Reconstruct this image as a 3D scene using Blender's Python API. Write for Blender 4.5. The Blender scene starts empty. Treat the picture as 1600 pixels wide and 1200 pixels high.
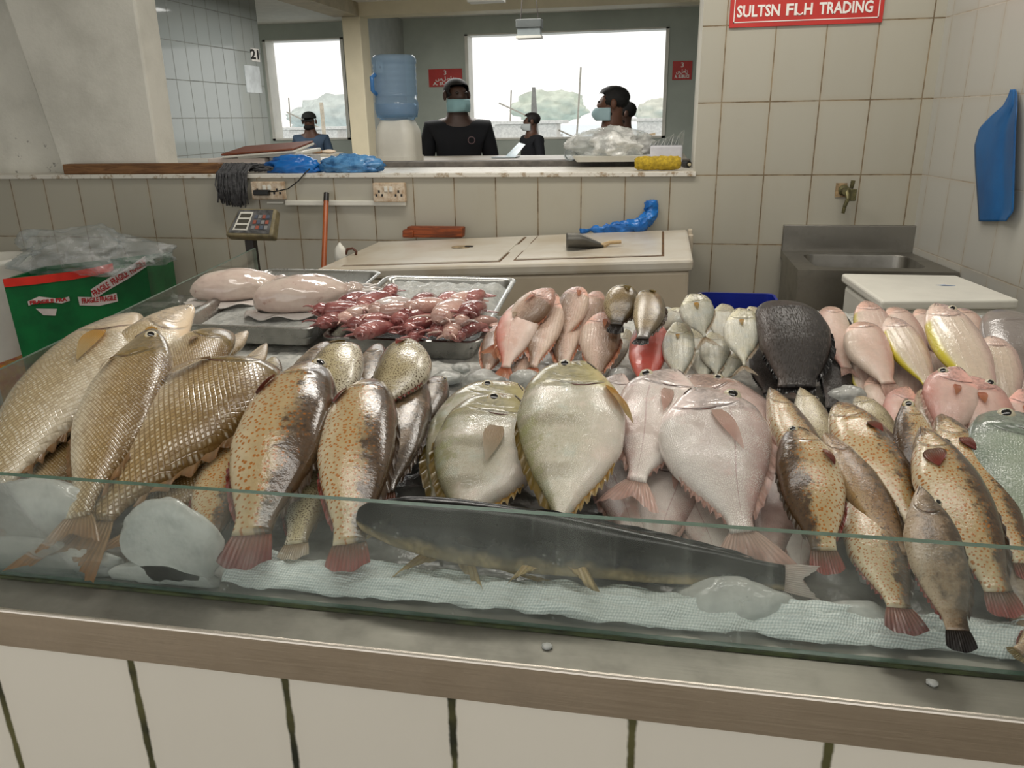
import bpy, bmesh, math, random
from mathutils import Vector, Matrix, noise as mn
random.seed(7)
PI = math.pi
COL = bpy.context.scene.collection

# ------------------------------------------------------------------ camera
F, PITCH, YAW, ROLL = 1210.519, .3304697, .1867546, -.0174643
CAM = Vector((-.24908, -3.64650, 1.454245))
_cy, _sy, _cp, _sp = math.cos(YAW), math.sin(YAW), math.cos(PITCH), math.sin(PITCH)
FW = Vector((-_sy*_cp, _cy*_cp, -_sp))
_rt = Vector((_cy, _sy, 0)); _up = _rt.cross(FW)
RT = math.cos(ROLL)*_rt + math.sin(ROLL)*_up
UP = -math.sin(ROLL)*_rt + math.cos(ROLL)*_up
def ray(x, y): return FW + RT*((x-800)/F) - UP*((y-600)/F)
def atz(x, y, z): d = ray(x, y); return CAM + d*((z-CAM.z)/d.z)
def aty(x, y, Y): d = ray(x, y); return CAM + d*((Y-CAM.y)/d.y)
def atx(x, y, X): d = ray(x, y); return CAM + d*((X-CAM.x)/d.x)
BA, BB = .905, .06                      # the bed of ice: z = BA + BB*(y+2.9)
def bedz(y): return BA + BB*(y+2.9)
def atbed(x, y, off):
    d = ray(x, y); a = BA + off + BB*2.9
    t = (a + BB*CAM.y - CAM.z)/(d.z - BB*d.y); return CAM + d*t
cd = bpy.data.cameras.new('camera'); cam = bpy.data.objects.new('camera', cd); COL.objects.link(cam)
cd.sensor_fit = 'HORIZONTAL'; cd.sensor_width = 36; cd.lens = F*36/1600; cd.clip_start = .02; cd.clip_end = 400
m = Matrix((RT, UP, -FW)).transposed().to_4x4(); m.translation = CAM; cam.matrix_world = m
bpy.context.scene.camera = cam

# ------------------------------------------------------------------ objects
def setp(o, label=None, cat=None, group=None, kind=None):
    if label: o['label'] = label
    if cat: o['category'] = cat
    if group: o['group'] = group
    if kind: o['kind'] = kind
    return o
def thing(name, label, cat, loc=(0, 0, 0), group=None):
    o = bpy.data.objects.new(name, None); COL.objects.link(o); o.location = loc; o.empty_display_size = .05
    return setp(o, label, cat, group)
def wloc(p):
    v = Vector((0, 0, 0))
    while p: v += p.location; p = p.parent
    return v
def finish(name, me, mats, parent=None, smooth=True, origin=True):
    if not isinstance(mats, (list, tuple)): mats = [mats]
    for k in mats: me.materials.append(k)
    if smooth is not None:
        for p in me.polygons: p.use_smooth = bool(smooth)
    o = bpy.data.objects.new(name, me); COL.objects.link(o)
    if len(me.vertices):
        xs = [v.co.x for v in me.vertices]; ys = [v.co.y for v in me.vertices]; zs = [v.co.z for v in me.vertices]
        b = Vector(((min(xs)+max(xs))/2, (min(ys)+max(ys))/2, min(zs)))
        me.transform(Matrix.Translation(-b))
        o.location = b - (wloc(parent) if parent else Vector((0, 0, 0)))
    if parent: o.parent = parent
    return o
def obj(name, bm, mats, parent=None, smooth=False):
    bmesh.ops.recalc_face_normals(bm, faces=bm.faces)
    me = bpy.data.meshes.new(name); bm.to_mesh(me); bm.free()
    o = finish(name, me, mats, parent, smooth)
    return o
def single(name, bm, mats, label, cat, group=None, smooth=False, kind=None):
    return setp(obj(name, bm, mats, None, smooth), label, cat, group, kind)
def struct(name, bm, mats, smooth=False):
    return setp(obj(name, bm, mats, None, smooth), kind='structure')
def autosmooth(o, ang=40):
    me = o.data
    for p in me.polygons: p.use_smooth = True
    try: me.set_sharp_from_angle(angle=math.radians(ang))
    except Exception: pass
    return o

def B(): return bmesh.new()
def box(bm, x0, x1, y0, y1, z0, z1, bev=0, mi=0, seg=2):
    c = [Vector((x, y, z)) for x in (x0, x1) for y in (y0, y1) for z in (z0, z1)]
    return hexa(bm, c, bev, mi, seg)
def hexa(bm, c, bev=0, mi=0, seg=2):
    v = [bm.verts.new(p) for p in c]
    fs = [bm.faces.new([v[i] for i in q]) for q in ((0,1,3,2),(4,6,7,5),(0,4,5,1),(2,3,7,6),(0,2,6,4),(1,5,7,3))]
    for f in fs: f.material_index = mi
    if bev:
        es = list({e for f in fs for e in f.edges})
        r = bmesh.ops.bevel(bm, geom=es, offset=bev, segments=seg, affect='EDGES', profile=.5)
        for f in r['faces']: f.material_index = mi
    return v
def quad(bm, a, b, c, d, mi=0):
    f = bm.faces.new([bm.verts.new(Vector(p)) for p in (a, b, c, d)]); f.material_index = mi; return f
def tube(bm, pts, rad, n=8, mi=0, caps=True):
    pts = [Vector(p) for p in pts]; k = len(pts)
    if not isinstance(rad, (list, tuple)): rad = [rad]*k
    rings = []; prev = None
    for i, p in enumerate(pts):
        t = (pts[min(i+1, k-1)] - pts[max(i-1, 0)]).normalized()
        if prev is None:
            a = Vector((0, 0, 1)) if abs(t.z) < .9 else Vector((1, 0, 0))
            u = t.cross(a).normalized()
        else: u = (prev - t*prev.dot(t)).normalized()
        prev = u; w = t.cross(u)
        rings.append([bm.verts.new(p + (u*math.cos(2*PI*j/n) + w*math.sin(2*PI*j/n))*rad[i]) for j in range(n)])
    for i in range(k-1):
        for j in range(n):
            f = bm.faces.new((rings[i][j], rings[i][(j+1) % n], rings[i+1][(j+1) % n], rings[i+1][j])); f.material_index = mi; f.smooth = True
    if caps:
        for r in (rings[0][::-1], rings[-1]): bm.faces.new(r).material_index = mi
def lathe(bm, c, prof, n=24, mi=0, axis=None, caps=True):
    c = Vector(c); rings = []
    for r, h in prof:
        rings.append([bm.verts.new(c + Vector((r*math.cos(2*PI*j/n), r*math.sin(2*PI*j/n), h))) for j in range(n)])
    for i in range(len(rings)-1):
        for j in range(n):
            f = bm.faces.new((rings[i][j], rings[i][(j+1) % n], rings[i+1][(j+1) % n], rings[i+1][j])); f.material_index = mi; f.smooth = True
    if caps:
        bm.faces.new(rings[0][::-1]).material_index = mi; bm.faces.new(rings[-1]).material_index = mi
def fbm(p, o=4, l=2.1, g=.5):
    s, a = 0, 1
    p = Vector(p)
    for _ in range(o): s += a*mn.noise(p); p = p*l + Vector((3.1, 1.7, 9.2)); a *= g
    return s
def ridg(p, o=4):
    s, a = 0, 1
    p = Vector(p)
    for _ in range(o): s += a*(1-2*abs(mn.noise(p))); p = p*2.05 + Vector((5.3, 2.9, 1.1)); a *= .5
    return s
def blob(bm, c, r, sub=3, amp=.2, fr=1.5, seed=0, flat=None, fn=None, mi=0):
    c = Vector(c); r = Vector(r); t = B(); bmesh.ops.create_icosphere(t, subdivisions=sub, radius=1)
    mp = {}
    for v in t.verts:
        n = v.co.normalized(); k = 1 + amp*(fn or fbm)(n*fr + Vector((seed*7.3, seed*1.9, seed*4.1)))
        p = Vector((n.x*r.x, n.y*r.y, n.z*r.z))*k
        if flat is not None and p.z < -flat*r.z: p.z = -flat*r.z
        mp[v.index] = bm.verts.new(c + p)
    t.verts.ensure_lookup_table()
    for f in t.faces:
        g = bm.faces.new([mp[v.index] for v in f.verts]); g.material_index = mi; g.smooth = True
    t.free()
def sheet(bm, fn, nu, nv, mi=0):
    g = [[bm.verts.new(Vector(fn(i/nu, j/nv))) for j in range(nv+1)] for i in range(nu+1)]
    for i in range(nu):
        for j in range(nv):
            f = bm.faces.new((g[i][j], g[i+1][j], g[i+1][j+1], g[i][j+1])); f.material_index = mi; f.smooth = True
    return g
def solidify(bm, t):
    bmesh.ops.recalc_face_normals(bm, faces=bm.faces)
    bmesh.ops.solidify(bm, geom=bm.faces[:], thickness=t)
def rrect(x0, x1, y0, y1, r, n=5):
    out = []
    for cx, cy, a0 in ((x1-r, y1-r, 0), (x0+r, y1-r, PI/2), (x0+r, y0+r, PI), (x1-r, y0+r, 1.5*PI)):
        for k in range(n+1):
            a = a0 + PI/2*k/n; out.append((cx + r*math.cos(a), cy + r*math.sin(a)))
    return out
def loops(bm, ls, cap0=True, cap1=True, mi=0):
    rs = [[bm.verts.new(Vector(p)) for p in l] for l in ls]; n = len(rs[0])
    for a, b in zip(rs, rs[1:]):
        for j in range(n):
            f = bm.faces.new((a[j], a[(j+1) % n], b[(j+1) % n], b[j])); f.material_index = mi
    if cap0: bm.faces.new(rs[0][::-1]).material_index = mi
    if cap1: bm.faces.new(rs[-1]).material_index = mi
def textbm(s, size, bold=0.0, res=2):
    cu = bpy.data.curves.new('t', 'FONT'); cu.body = s; cu.size = size; cu.align_x = 'CENTER'; cu.align_y = 'CENTER'
    cu.offset = bold; cu.extrude = .0008; cu.resolution_u = res
    o = bpy.data.objects.new('t', cu); COL.objects.link(o)
    bpy.context.view_layer.update()
    me = bpy.data.meshes.new_from_object(o.evaluated_get(bpy.context.evaluated_depsgraph_get()))
    bpy.data.objects.remove(o); bpy.data.curves.remove(cu)
    bm = B(); bm.from_mesh(me); bpy.data.meshes.remove(me); return bm
def place(bm, origin, ex, ey, sx=1.0):
    ex = Vector(ex).normalized(); ey = Vector(ey).normalized(); ez = ex.cross(ey); o = Vector(origin)
    for v in bm.verts: v.co = o + ex*v.co.x*sx + ey*v.co.y + ez*v.co.z
    return bm

# ------------------------------------------------------------------ materials
def lin(c):
    out = []
    for k in c[:3]:
        k /= 255; out.append(k/12.92 if k <= .04045 else ((k+.055)/1.055)**2.4)
    return (*out, 1)
class NB:
    def __init__(s, name):
        s.mat = bpy.data.materials.new(name); s.mat.use_nodes = True; s.t = s.mat.node_tree; s.t.nodes.clear()
        s.out = s.n('ShaderNodeOutputMaterial')
    def n(s, ty, **kw):
        k = s.t.nodes.new(ty)
        for a, b in kw.items(): setattr(k, a, b)
        return k
    def set(s, sock, v):
        if v is None: return
        if hasattr(v, 'is_output'): s.t.links.new(v, sock)
        elif isinstance(v, tuple) and len(v) == 3 and sock.type == 'RGBA': sock.default_value = lin(v)
        else: sock.default_value = v
    def m(s, op, a, b=None, c=None, clamp=False):
        k = s.n('ShaderNodeMath', operation=op, use_clamp=clamp)
        for i, v in enumerate((a, b, c)): s.set(k.inputs[i], v)
        return k.outputs[0]
    def mix(s, f, a, b, bt='MIX'):
        k = s.n('ShaderNodeMix', data_type='RGBA', blend_type=bt)
        s.set(k.inputs[0], f); s.set(k.inputs[6], a); s.set(k.inputs[7], b); return k.outputs[2]
    def smooth(s, v, a, b, lo=0., hi=1.):
        k = s.n('ShaderNodeMapRange', interpolation_type='SMOOTHSTEP')
        s.set(k.inputs[0], v); s.set(k.inputs[1], a); s.set(k.inputs[2], b); s.set(k.inputs[3], lo); s.set(k.inputs[4], hi); return k.outputs[0]
    def noise(s, v, sc, det=3., ro=.5, w=None, dist=0.):
        k = s.n('ShaderNodeTexNoise', noise_dimensions='4D' if w is not None else '3D')
        s.set(k.inputs['Vector'], v); s.set(k.inputs['Scale'], sc); s.set(k.inputs['Detail'], det); s.set(k.inputs['Roughness'], ro)
        s.set(k.inputs['Distortion'], dist)
        if w is not None: s.set(k.inputs['W'], w)
        return k.outputs[0]
    def vor(s, v, sc, rnd=1., feature='F1', dim='2D'):
        k = s.n('ShaderNodeTexVoronoi', feature=feature, voronoi_dimensions=dim)
        s.set(k.inputs['Vector'], v); s.set(k.inputs['Scale'], sc); s.set(k.inputs['Randomness'], rnd); return k.outputs[0]
    def uv(s, name): return s.n('ShaderNodeUVMap', uv_map=name).outputs[0]
    def pos(s): return s.n('ShaderNodeNewGeometry').outputs['Position']
    def oco(s): return s.n('ShaderNodeTexCoord').outputs['Object']
    def rnd(s): return s.n('ShaderNodeObjectInfo').outputs['Random']
    def xyz(s, v): k = s.n('ShaderNodeSeparateXYZ'); s.set(k.inputs[0], v); return k.outputs
    def vec(s, x=0., y=0., z=0.):
        k = s.n('ShaderNodeCombineXYZ')
        for i, v in enumerate((x, y, z)): s.set(k.inputs[i], v)
        return k.outputs[0]
    def scl(s, v, sc):
        k = s.n('ShaderNodeMapping'); s.set(k.inputs[0], v); k.inputs['Scale'].default_value = sc; return k.outputs[0]
    def bump(s, h, st=.3, d=.002):
        k = s.n('ShaderNodeBump'); s.set(k.inputs['Height'], h); k.inputs['Strength'].default_value = st; k.inputs['Distance'].default_value = d; return k.outputs[0]
    def pbr(s, col, rough=.5, metal=0., spec=None, bump=None, coat=0., crough=.1, trans=0., alpha=None, ior=None, emit=None, sss=0.):
        k = s.n('ShaderNodeBsdfPrincipled'); I = k.inputs
        s.set(I['Base Color'], col); s.set(I['Roughness'], rough); s.set(I['Metallic'], metal)
        if spec is not None: s.set(I['Specular IOR Level'], spec)
        if bump is not None: s.set(I['Normal'], bump)
        if coat:
            s.set(I['Coat Weight'], coat); s.set(I['Coat Roughness'], crough)
            if bump is not None: s.set(I['Coat Normal'], bump)
        if trans: s.set(I['Transmission Weight'], trans)
        if alpha is not None: s.set(I['Alpha'], alpha)
        if ior: s.set(I['IOR'], ior)
        if emit: s.set(I['Emission Color'], emit[0]); s.set(I['Emission Strength'], emit[1])
        if sss: s.set(I['Subsurface Weight'], sss); I['Subsurface Radius'].default_value = (.01, .006, .004); I['Subsurface Scale'].default_value = 1
        return k.outputs[0]
    def end(s, sh): s.t.links.new(sh, s.out.inputs[0]); return s.mat
    def mixs(s, f, a, b):
        k = s.n('ShaderNodeMixShader'); s.set(k.inputs[0], f); s.t.links.new(a, k.inputs[1]); s.t.links.new(b, k.inputs[2]); return k.outputs[0]
def plain(name, c, rough=.5, metal=0., var=.12, sc=8., c2=None, spec=None, coat=0., bump=0., bsc=40.):
    b = NB(name); f = b.smooth(b.noise(b.pos(), sc, 4., .6), .3, .7)
    c2 = c2 or tuple(k*(1-var) for k in c)
    col = b.mix(f, c, c2)
    bp = b.bump(b.noise(b.pos(), bsc, 4., .6), bump, .004) if bump else None
    return b.end(b.pbr(col, rough, metal, spec, bp, coat))
# ------------------------------------------------------------------ shared materials
def tile_mat(name, ax, w, h, ox, oz, c, grout, gw=.0035, rough=.25, dirt=(150, 128, 92), gnoise=0., c2=None, diry=.5):
    b = NB(name); P = b.xyz(b.pos()); u = P[ax]; v = P[2]
    def edge(co, size, off):
        q = b.m('FRACT', b.m('DIVIDE', b.m('SUBTRACT', co, off), size))
        q = b.m('MULTIPLY', b.m('MINIMUM', q, b.m('SUBTRACT', 1., q)), size); return q
    e = b.m('MINIMUM', edge(u, w, ox), edge(v, h, oz))
    wob = b.noise(b.pos(), 30., 3., .6)
    g = b.smooth(b.m('ADD', e, b.m('MULTIPLY', b.m('SUBTRACT', wob, .5), gw*.8)), gw*.35, gw*.8, 1., 0.)
    cell = b.vec(b.m('FLOOR', b.m('DIVIDE', b.m('SUBTRACT', u, ox), w)), b.m('FLOOR', b.m('DIVIDE', b.m('SUBTRACT', v, oz), h)), 0.)
    wn = b.n('ShaderNodeTexWhiteNoise'); b.set(wn.inputs[0], cell)
    col = b.mix(b.m('MULTIPLY', wn.outputs[0], .35), c, c2 or tuple(k*.9 for k in c))
    d = b.smooth(b.noise(b.scl(b.pos(), (1, 1, .45)), 5., 5., .65), .5, .85)
    col = b.mix(b.m('MULTIPLY', d, .28*diry), col, dirt)
    near = b.smooth(e, 0., .03, .22*diry, 0.)
    col = b.mix(near, col, dirt)
    gc = b.mix(b.smooth(b.noise(b.pos(), 9., 4., .6), .35, .65), grout[0], grout[1])
    col = b.mix(g, col, gc)
    bp = b.bump(b.m('SUBTRACT', b.m('MULTIPLY', b.noise(b.pos(), 6., 2.), .25), g), .25, .002)
    return b.end(b.pbr(col, b.m('ADD', rough, b.m('MULTIPLY', g, .4)), 0., .4, bp))
def tape_light(): pass
M = {}
M['wall_tile'] = tile_mat('wall tiles', 0, .2, .3024, 0., 1.2, (172, 168, 154), ((100, 84, 62), (148, 132, 106)), .0045, .28)
M['right_tile'] = tile_mat('right wall tiles', 1, .2, .3024, -.06, 1.2, (180, 179, 172), ((160, 148, 130), (184, 178, 168)), .004, .3)
M['front_tile'] = tile_mat('counter front tiles', 0, .2006, .3, -.8542, .6, (226, 219, 204), ((30, 32, 16), (92, 88, 50)), .008, .3, (120, 105, 70), diry=.12)
M['grey_tile'] = tile_mat('grey glossy tiles', 1, .2, .3, 0., 1.2, (150, 156, 154), ((88, 90, 86), (110, 112, 106)), .006, .06, (120, 120, 112), diry=.2)
M['far_wall'] = plain('far wall paint', (182, 190, 180), .6, var=.1, sc=1.2)
M['cream'] = plain('cream paint', (222, 211, 182), .6, var=.06, sc=2.)
def plaster():
    b = NB('whitewashed plaster'); n = b.noise(b.pos(), 3., 5., .6)
    col = b.mix(b.smooth(n, .35, .7), (222, 220, 210), (202, 200, 190))
    P = b.xyz(b.pos())
    st = b.m('MULTIPLY', b.smooth(b.noise(b.pos(), 11., 5., .75), .6, .68), b.smooth(P[0], -3.25, -3.45, 0., 1.))
    st = b.m('MULTIPLY', st, b.smooth(P[2], 1.55, 1.3, 0., 1.))
    col = b.mix(st, col, (120, 118, 110))
    return b.end(b.pbr(col, .75, 0., .2, b.bump(b.noise(b.pos(), 55., 5., .7), .35, .006)))
M['plaster'] = plaster()
M['floor'] = plain('wet concrete floor', (128, 122, 112), .35, var=.3, sc=4.)
M['ceil'] = plain('ceiling paint', (228, 226, 218), .8, var=.04)
def steel(name, c=(172, 170, 164), rough=.3, stretch=(1, 30, 30), stain=.35, metal=1.):
    b = NB(name); n = b.noise(b.scl(b.pos(), stretch), 9., 5., .7); n2 = b.noise(b.pos(), 7., 5., .65)
    col = b.mix(b.m('MULTIPLY', b.smooth(n2, .45, .75), stain), c, tuple(k*.62 for k in c))
    r = b.m('ADD', rough-.06, b.m('MULTIPLY', n, .16))
    r = b.m('ADD', r, b.m('MULTIPLY', b.smooth(n2, .4, .7), .12))
    return b.end(b.pbr(col, r, metal, None, b.bump(b.m('ADD', n, b.m('MULTIPLY', n2, .6)), .1, .002)))
M['steel'] = steel('brushed steel', (142, 139, 130), .44)
M['steel_front'] = steel('brushed steel fascia', (204, 186, 162), .34)
M['steel_sink'] = steel('sink steel', (150, 147, 140), .32)
M['steel_tray'] = steel('tray steel', (186, 186, 182), .22, (3, 3, 3), .3)
M['white_plastic'] = plain('white plastic', (224, 222, 212), .4, var=.06, sc=5.)
M['white_paint'] = plain('dirty white enamel', (204, 200, 190), .3, var=.08, sc=3., c2=(180, 168, 148))
M['cream_enamel'] = plain('cream enamel', (196, 184, 164), .4, var=.08, sc=3.)
M['rust'] = plain('rusty edge', (110, 80, 50), .8, var=.4, sc=30.)
M['black'] = plain('black plastic', (22, 22, 22), .45)
M['dark'] = plain('dark metal', (40, 34, 30), .5)
def glass_pane():
    b = NB('fogged glass'); P = b.xyz(b.pos())
    fog = b.smooth(b.noise(b.pos(), 5., 5., .6), .38, .68)
    low = b.smooth(P[2], 1.03, .95, .35, 1.)
    streak = b.smooth(b.noise(b.scl(b.pos(), (28, 1, 2.5)), 2.2, 4., .7), .56, .74)
    drop = b.smooth(b.vor(b.scl(b.pos(), (1, 0, 1.)), 95., 1., 'F1', '3D'), .16, .2, 1., 0.)
    drop = b.m('MULTIPLY', drop, b.smooth(b.noise(b.pos(), 14., 2.), .56, .62))
    f = b.m('ADD', b.m('MULTIPLY', b.m('MULTIPLY', fog, low), .2), b.m('ADD', .04, b.m('MULTIPLY', streak, .08)))
    f = b.m('ADD', f, b.m('MULTIPLY', drop, .22), None, True)
    tr = b.n('ShaderNodeBsdfTransparent'); b.set(tr.inputs[0], (251, 253, 252))
    gl = b.n('ShaderNodeBsdfGlossy'); gl.inputs['Roughness'].default_value = .04
    b.set(gl.inputs['Normal'], b.bump(b.m('ADD', b.noise(b.pos(), 60., 3.), drop), .05, .002))
    lw = b.n('ShaderNodeFresnel'); lw.inputs[0].default_value = 1.3
    s1 = b.mixs(b.m('MULTIPLY', lw.outputs[0], .75), tr.outputs[0], gl.outputs[0])
    df = b.n('ShaderNodeBsdfDiffuse'); b.set(df.inputs[0], (206, 212, 204))
    tl = b.n('ShaderNodeBsdfTranslucent'); b.set(tl.inputs[0], (206, 212, 204))
    return b.end(b.mixs(f, s1, b.mixs(.5, df.outputs[0], tl.outputs[0])))
M['glass'] = glass_pane()
def glass_edge():
    b = NB('green glass edge'); n = b.noise(b.pos(), 60., 4., .6)
    return b.end(b.pbr(b.mix(n, (38, 62, 52), (92, 122, 104)), .22, 0., .6))
M['glass_edge'] = glass_edge()
def clear(name, tint=(240, 244, 245), fac=.35, white=(225, 226, 226), scale=18., gloss=.12):
    b = NB(name); n = b.smooth(b.noise(b.oco(), scale, 5., .65, None, .6), .4, .7)
    tr = b.n('ShaderNodeBsdfTransparent'); b.set(tr.inputs[0], tint)
    w = b.pbr(white, gloss, 0., .6, b.bump(b.noise(b.oco(), scale*1.6, 4., .6), .5, .01))
    return b.end(b.mixs(b.m('ADD', fac*.5, b.m('MULTIPLY', n, fac)), tr.outputs[0], w))
M['clear_bag'] = clear('clear plastic bag', fac=.26, scale=9.)
M['white_bag'] = clear('white plastic bag', fac=.75, white=(226, 226, 222), gloss=.2, scale=9.)
M['blue_bag'] = plain('blue plastic', (24, 112, 190), .3, var=.2, sc=14., c2=(20, 92, 168), bump=.3, bsc=50.)
M['blue_bag2'] = plain('translucent blue film', (92, 148, 196), .25, sc=22., c2=(40, 96, 150), bump=.5, bsc=60.)
def ice_mat(name='ice', white=.72, sc=26.):
    b = NB(name); n = b.noise(b.oco(), sc, 5., .65)
    col = b.mix(b.smooth(n, .35, .7), (222, 222, 216), (186, 188, 184))
    p = b.pbr(col, .12, 0., .6, b.bump(b.m('ADD', n, b.noise(b.oco(), sc*3, 3.)), .5, .006), sss=.0)
    tr = b.n('ShaderNodeBsdfTranslucent'); b.set(tr.inputs[0], (225, 232, 232))
    gl = b.pbr((235, 240, 240), .05, 0., .6, None, trans=1., ior=1.2)
    return b.end(b.mixs(b.smooth(n, .3, .75, .25*(1-white), .9*(1-white)), b.mixs(.3, p, tr.outputs[0]), gl))
M['ice'] = ice_mat('clear ice', .6)
M['ice_white'] = ice_mat('cloudy ice', .8, 18.)
M['crushed'] = ice_mat('crushed ice', .93, 60.)
def weave():
    b = NB('woven plastic sheet'); P = b.xyz(b.pos())
    w = b.m('MULTIPLY', b.m('SINE', b.m('MULTIPLY', b.m('ADD', P[0], P[1]), 900.)), b.m('SINE', b.m('MULTIPLY', b.m('SUBTRACT', P[0], b.m('ADD', P[1], P[2])), 900.)))
    col = b.mix(b.smooth(w, -.6, .8), (196, 208, 206), (232, 238, 234))
    return b.end(b.pbr(col, .35, 0., .5, b.bump(w, .4, .003)))
M['weave'] = weave()
def wood(name, c, c2, ax=0, sc=6.):
    s = [14, 14, 14]; s[ax] = 1.2
    b = NB(name); n = b.noise(b.scl(b.oco(), tuple(s)), sc, 5., .65, None, .8)
    return b.end(b.pbr(b.mix(b.smooth(n, .3, .7), c, c2), .55, 0., .35, b.bump(n, .3, .003)))
M['plank'] = wood('weathered plank', (136, 98, 62), (92, 62, 38))
M['brownboard'] = wood('brown board', (128, 70, 46), (104, 54, 36))
M['redwood'] = wood('wet reddish wood', (150, 74, 36), (70, 36, 22))
M['orange'] = plain('orange painted stick', (178, 92, 44), .4, var=.2)
M['mop'] = plain('dirty grey mop yarn', (92, 92, 94), .9, var=.4, sc=60.)
M['sponge'] = plain('yellow sponge', (196, 166, 48), .95, var=.25, sc=60., bump=.6, bsc=120.)
M['red_sign'] = plain('red sign plate', (186, 44, 36), .4, var=.06)
M['white_letter'] = plain('white lettering', (232, 228, 222), .5, var=.03)
M['socket'] = plain('grubby socket plastic', (216, 204, 184), .4, sc=30., c2=(168, 140, 110))
M['blue_tub'] = plain('dark blue plastic', (26, 44, 150), .35, var=.1)
M['blue_towel'] = plain('blue plastic apron', (22, 92, 150), .42, sc=5., c2=(18, 76, 130))
M['green_box'] = plain('green wrapped plastic', (12, 104, 54), .3, sc=6., c2=(8, 78, 42), bump=.2, bsc=20.)
M['red_tape'] = plain('red tape', (216, 48, 36), .35)
M['tape_white'] = plain('white tape', (206, 196, 192), .35)
M['tape_letter'] = plain('red tape lettering', (170, 40, 44), .4)
M['yellow_print'] = plain('yellow printed card', (206, 158, 40), .5, sc=20., c2=(180, 50, 40))
M['bottle'] = None
# ------------------------------------------------------------------ setting
bm = B(); box(bm, -7.2, 2.2, -5.6, 6.5, -.1, 0); struct('floor', bm, M['floor'])
# half wall with the pass-through opening and the tiled pier on the right
bm = B()
box(bm, -5.2, .86, 0, .45, 0, 1.196)
box(bm, -.098, .86, 0, .45, 1.196, 3.0)
bm.normal_update()
for f in bm.faces:
    if f.normal.x < -.9 and f.calc_center_median().z > 1.3: f.material_index = 1
struct('wall_back', bm, [M['wall_tile'], M['plaster']])
bm = B()
xr = lambda y: .844 - .106*y
hexa(bm, [(xr(.0)+dx, 0, z) if k == 1 else (xr(-5.6)+dx, -5.6, z) for dx in (0, .12) for k in (0, 1) for z in (0, 3.0)])
struct('wall_right', bm, M['right_tile'])
bm = B()      # white plastered pier on the sill, and the set-back wall left of it
Yq = .085; pa, pb, pc_, pd = aty(98, 266, Yq).x, aty(5, 0, Yq), aty(250, 266, Yq).x, aty(210, 0, Yq)
pb = pa+(pb.x-pa)*(1.785/(pb.z-1.215)); pd = pc_+(pd.x-pc_)*(1.785/(pd.z-1.215))
hexa(bm, [(pa, Yq, 1.215), (pb, Yq, 3.0), (pa, .26, 1.215), (pb, .26, 3.0), (pc_, Yq, 1.215), (pd, Yq, 3.0), (pc_, .26, 1.215), (pd, .26, 3.0)], .012)
box(bm, -5.2, -3.2, .16, .26, 1.215, 3.0)
struct('wall_left', bm, M['plaster'])
def sill_mat():
    b = NB('chipped white sill'); n = b.noise(b.pos(), 22., 5., .7); P = b.xyz(b.pos())
    edge = b.smooth(P[1], -.004, .02, 1., 0.)
    col = b.mix(b.smooth(n, .5, .7), (212, 208, 198), (168, 156, 134))
    col = b.mix(b.m('MULTIPLY', edge, b.smooth(n, .5, .72)), col, (150, 128, 100))
    return b.end(b.pbr(col, .4))
M['sill'] = sill_mat()
bm = B(); box(bm, -5.2, -.09, -.014, .44, 1.196, 1.217, .003); struct('trim_1', bm, M['sill'])
bm = B(); box(bm, -2.62, -.1, .46, .6, 1.0, 1.243, .004); struct('trim_2', bm, plain('bare concrete curb', (128, 122, 114), .8, var=.3, sc=10., bump=.3))
bm = B(); box(bm, -5.2, -.1, .6, 1.6, 0, 1.222); o = struct('trim_3', bm, M['white_paint'])
# ceiling front (open towards the street side) and rear hall
bm = B(); box(bm, -5.4, 1.5, -5.6, .5, 3.0, 3.1); box(bm, -7.2, 2.2, .5, 6.7, 2.64, 2.74); struct('ceiling', bm, M['ceil'])
YF = 6.5
W1 = (aty(410, 62, YF).x, aty(550, 62, YF).x, aty(548, 218, YF).z, aty(470, 61, YF).z)
W1 = (W1[0], aty(543, 150, YF).x, W1[2], W1[3])
W2 = (aty(728, 120, YF).x, aty(1043, 120, YF).x, aty(900, 217, YF).z, aty(890, 48, YF).z)
bm = B()
for x0, x1, z0, z1 in ((-7.2, W1[0], 0, 2.64), (W1[0], W1[1], 0, W1[2]), (W1[0], W1[1], W1[3], 2.64), (W1[1], W2[0], 0, 2.64), (W2[0], W2[1], 0, W2[2]), (W2[0], W2[1], W2[3], 2.64), (W2[1], 2.2, 0, 2.64)):
    box(bm, x0, x1, YF, YF+.2, z0, z1)
struct('wall_far', bm, M['far_wall'])
for i, (x0, x1, z0, z1) in enumerate((W1, W2)):
    bm = B(); t = .04
    for a in ((x0, x0+t, z0, z1), (x1-t, x1, z0, z1), (x0, x1, z0, z0+t*.6), (x0, x1, z1-t*.4, z1)): box(bm, a[0], a[1], YF-.015, YF+.22, a[2], a[3])
    struct('window_%d' % (i+1), bm, M['white_plastic'])
bm = B(); box(bm, -5.4, -5.2, -5.6, .2, 0, 3.0); struct('wall_unseen_left', bm, M['plaster'])  # unseen wall, added to cut sky light entering from the left
bm = B(); box(bm, -7.2, -7.0, .5, 6.7, 0, 2.64); struct('wall_hall_left', bm, M['far_wall'])
bm = B(); box(bm, 2.0, 2.2, .2, 6.7, 0, 2.64); struct('wall_hall_right', bm, M['far_wall'])
bm = B(); box(bm, -4.45, -4.2, .6, 4.12, 0, 2.64); struct('wall_partition_left', bm, M['grey_tile'])
YP = 5.0
px0, px1 = aty(545, 140, YP).x, aty(570, 140, YP).x
bm = B(); box(bm, px0-.02, px1, YP, YP+.26, 0, 2.64, .01); struct('trim_4', bm, M['cream'])
bm = B(); box(bm, px1-.06, px1-.002, YP+.26, YF, 0, 2.64); struct('wall_partition_right', bm, plain('pale grey paint', (176, 180, 176), .55, var=.06))
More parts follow.
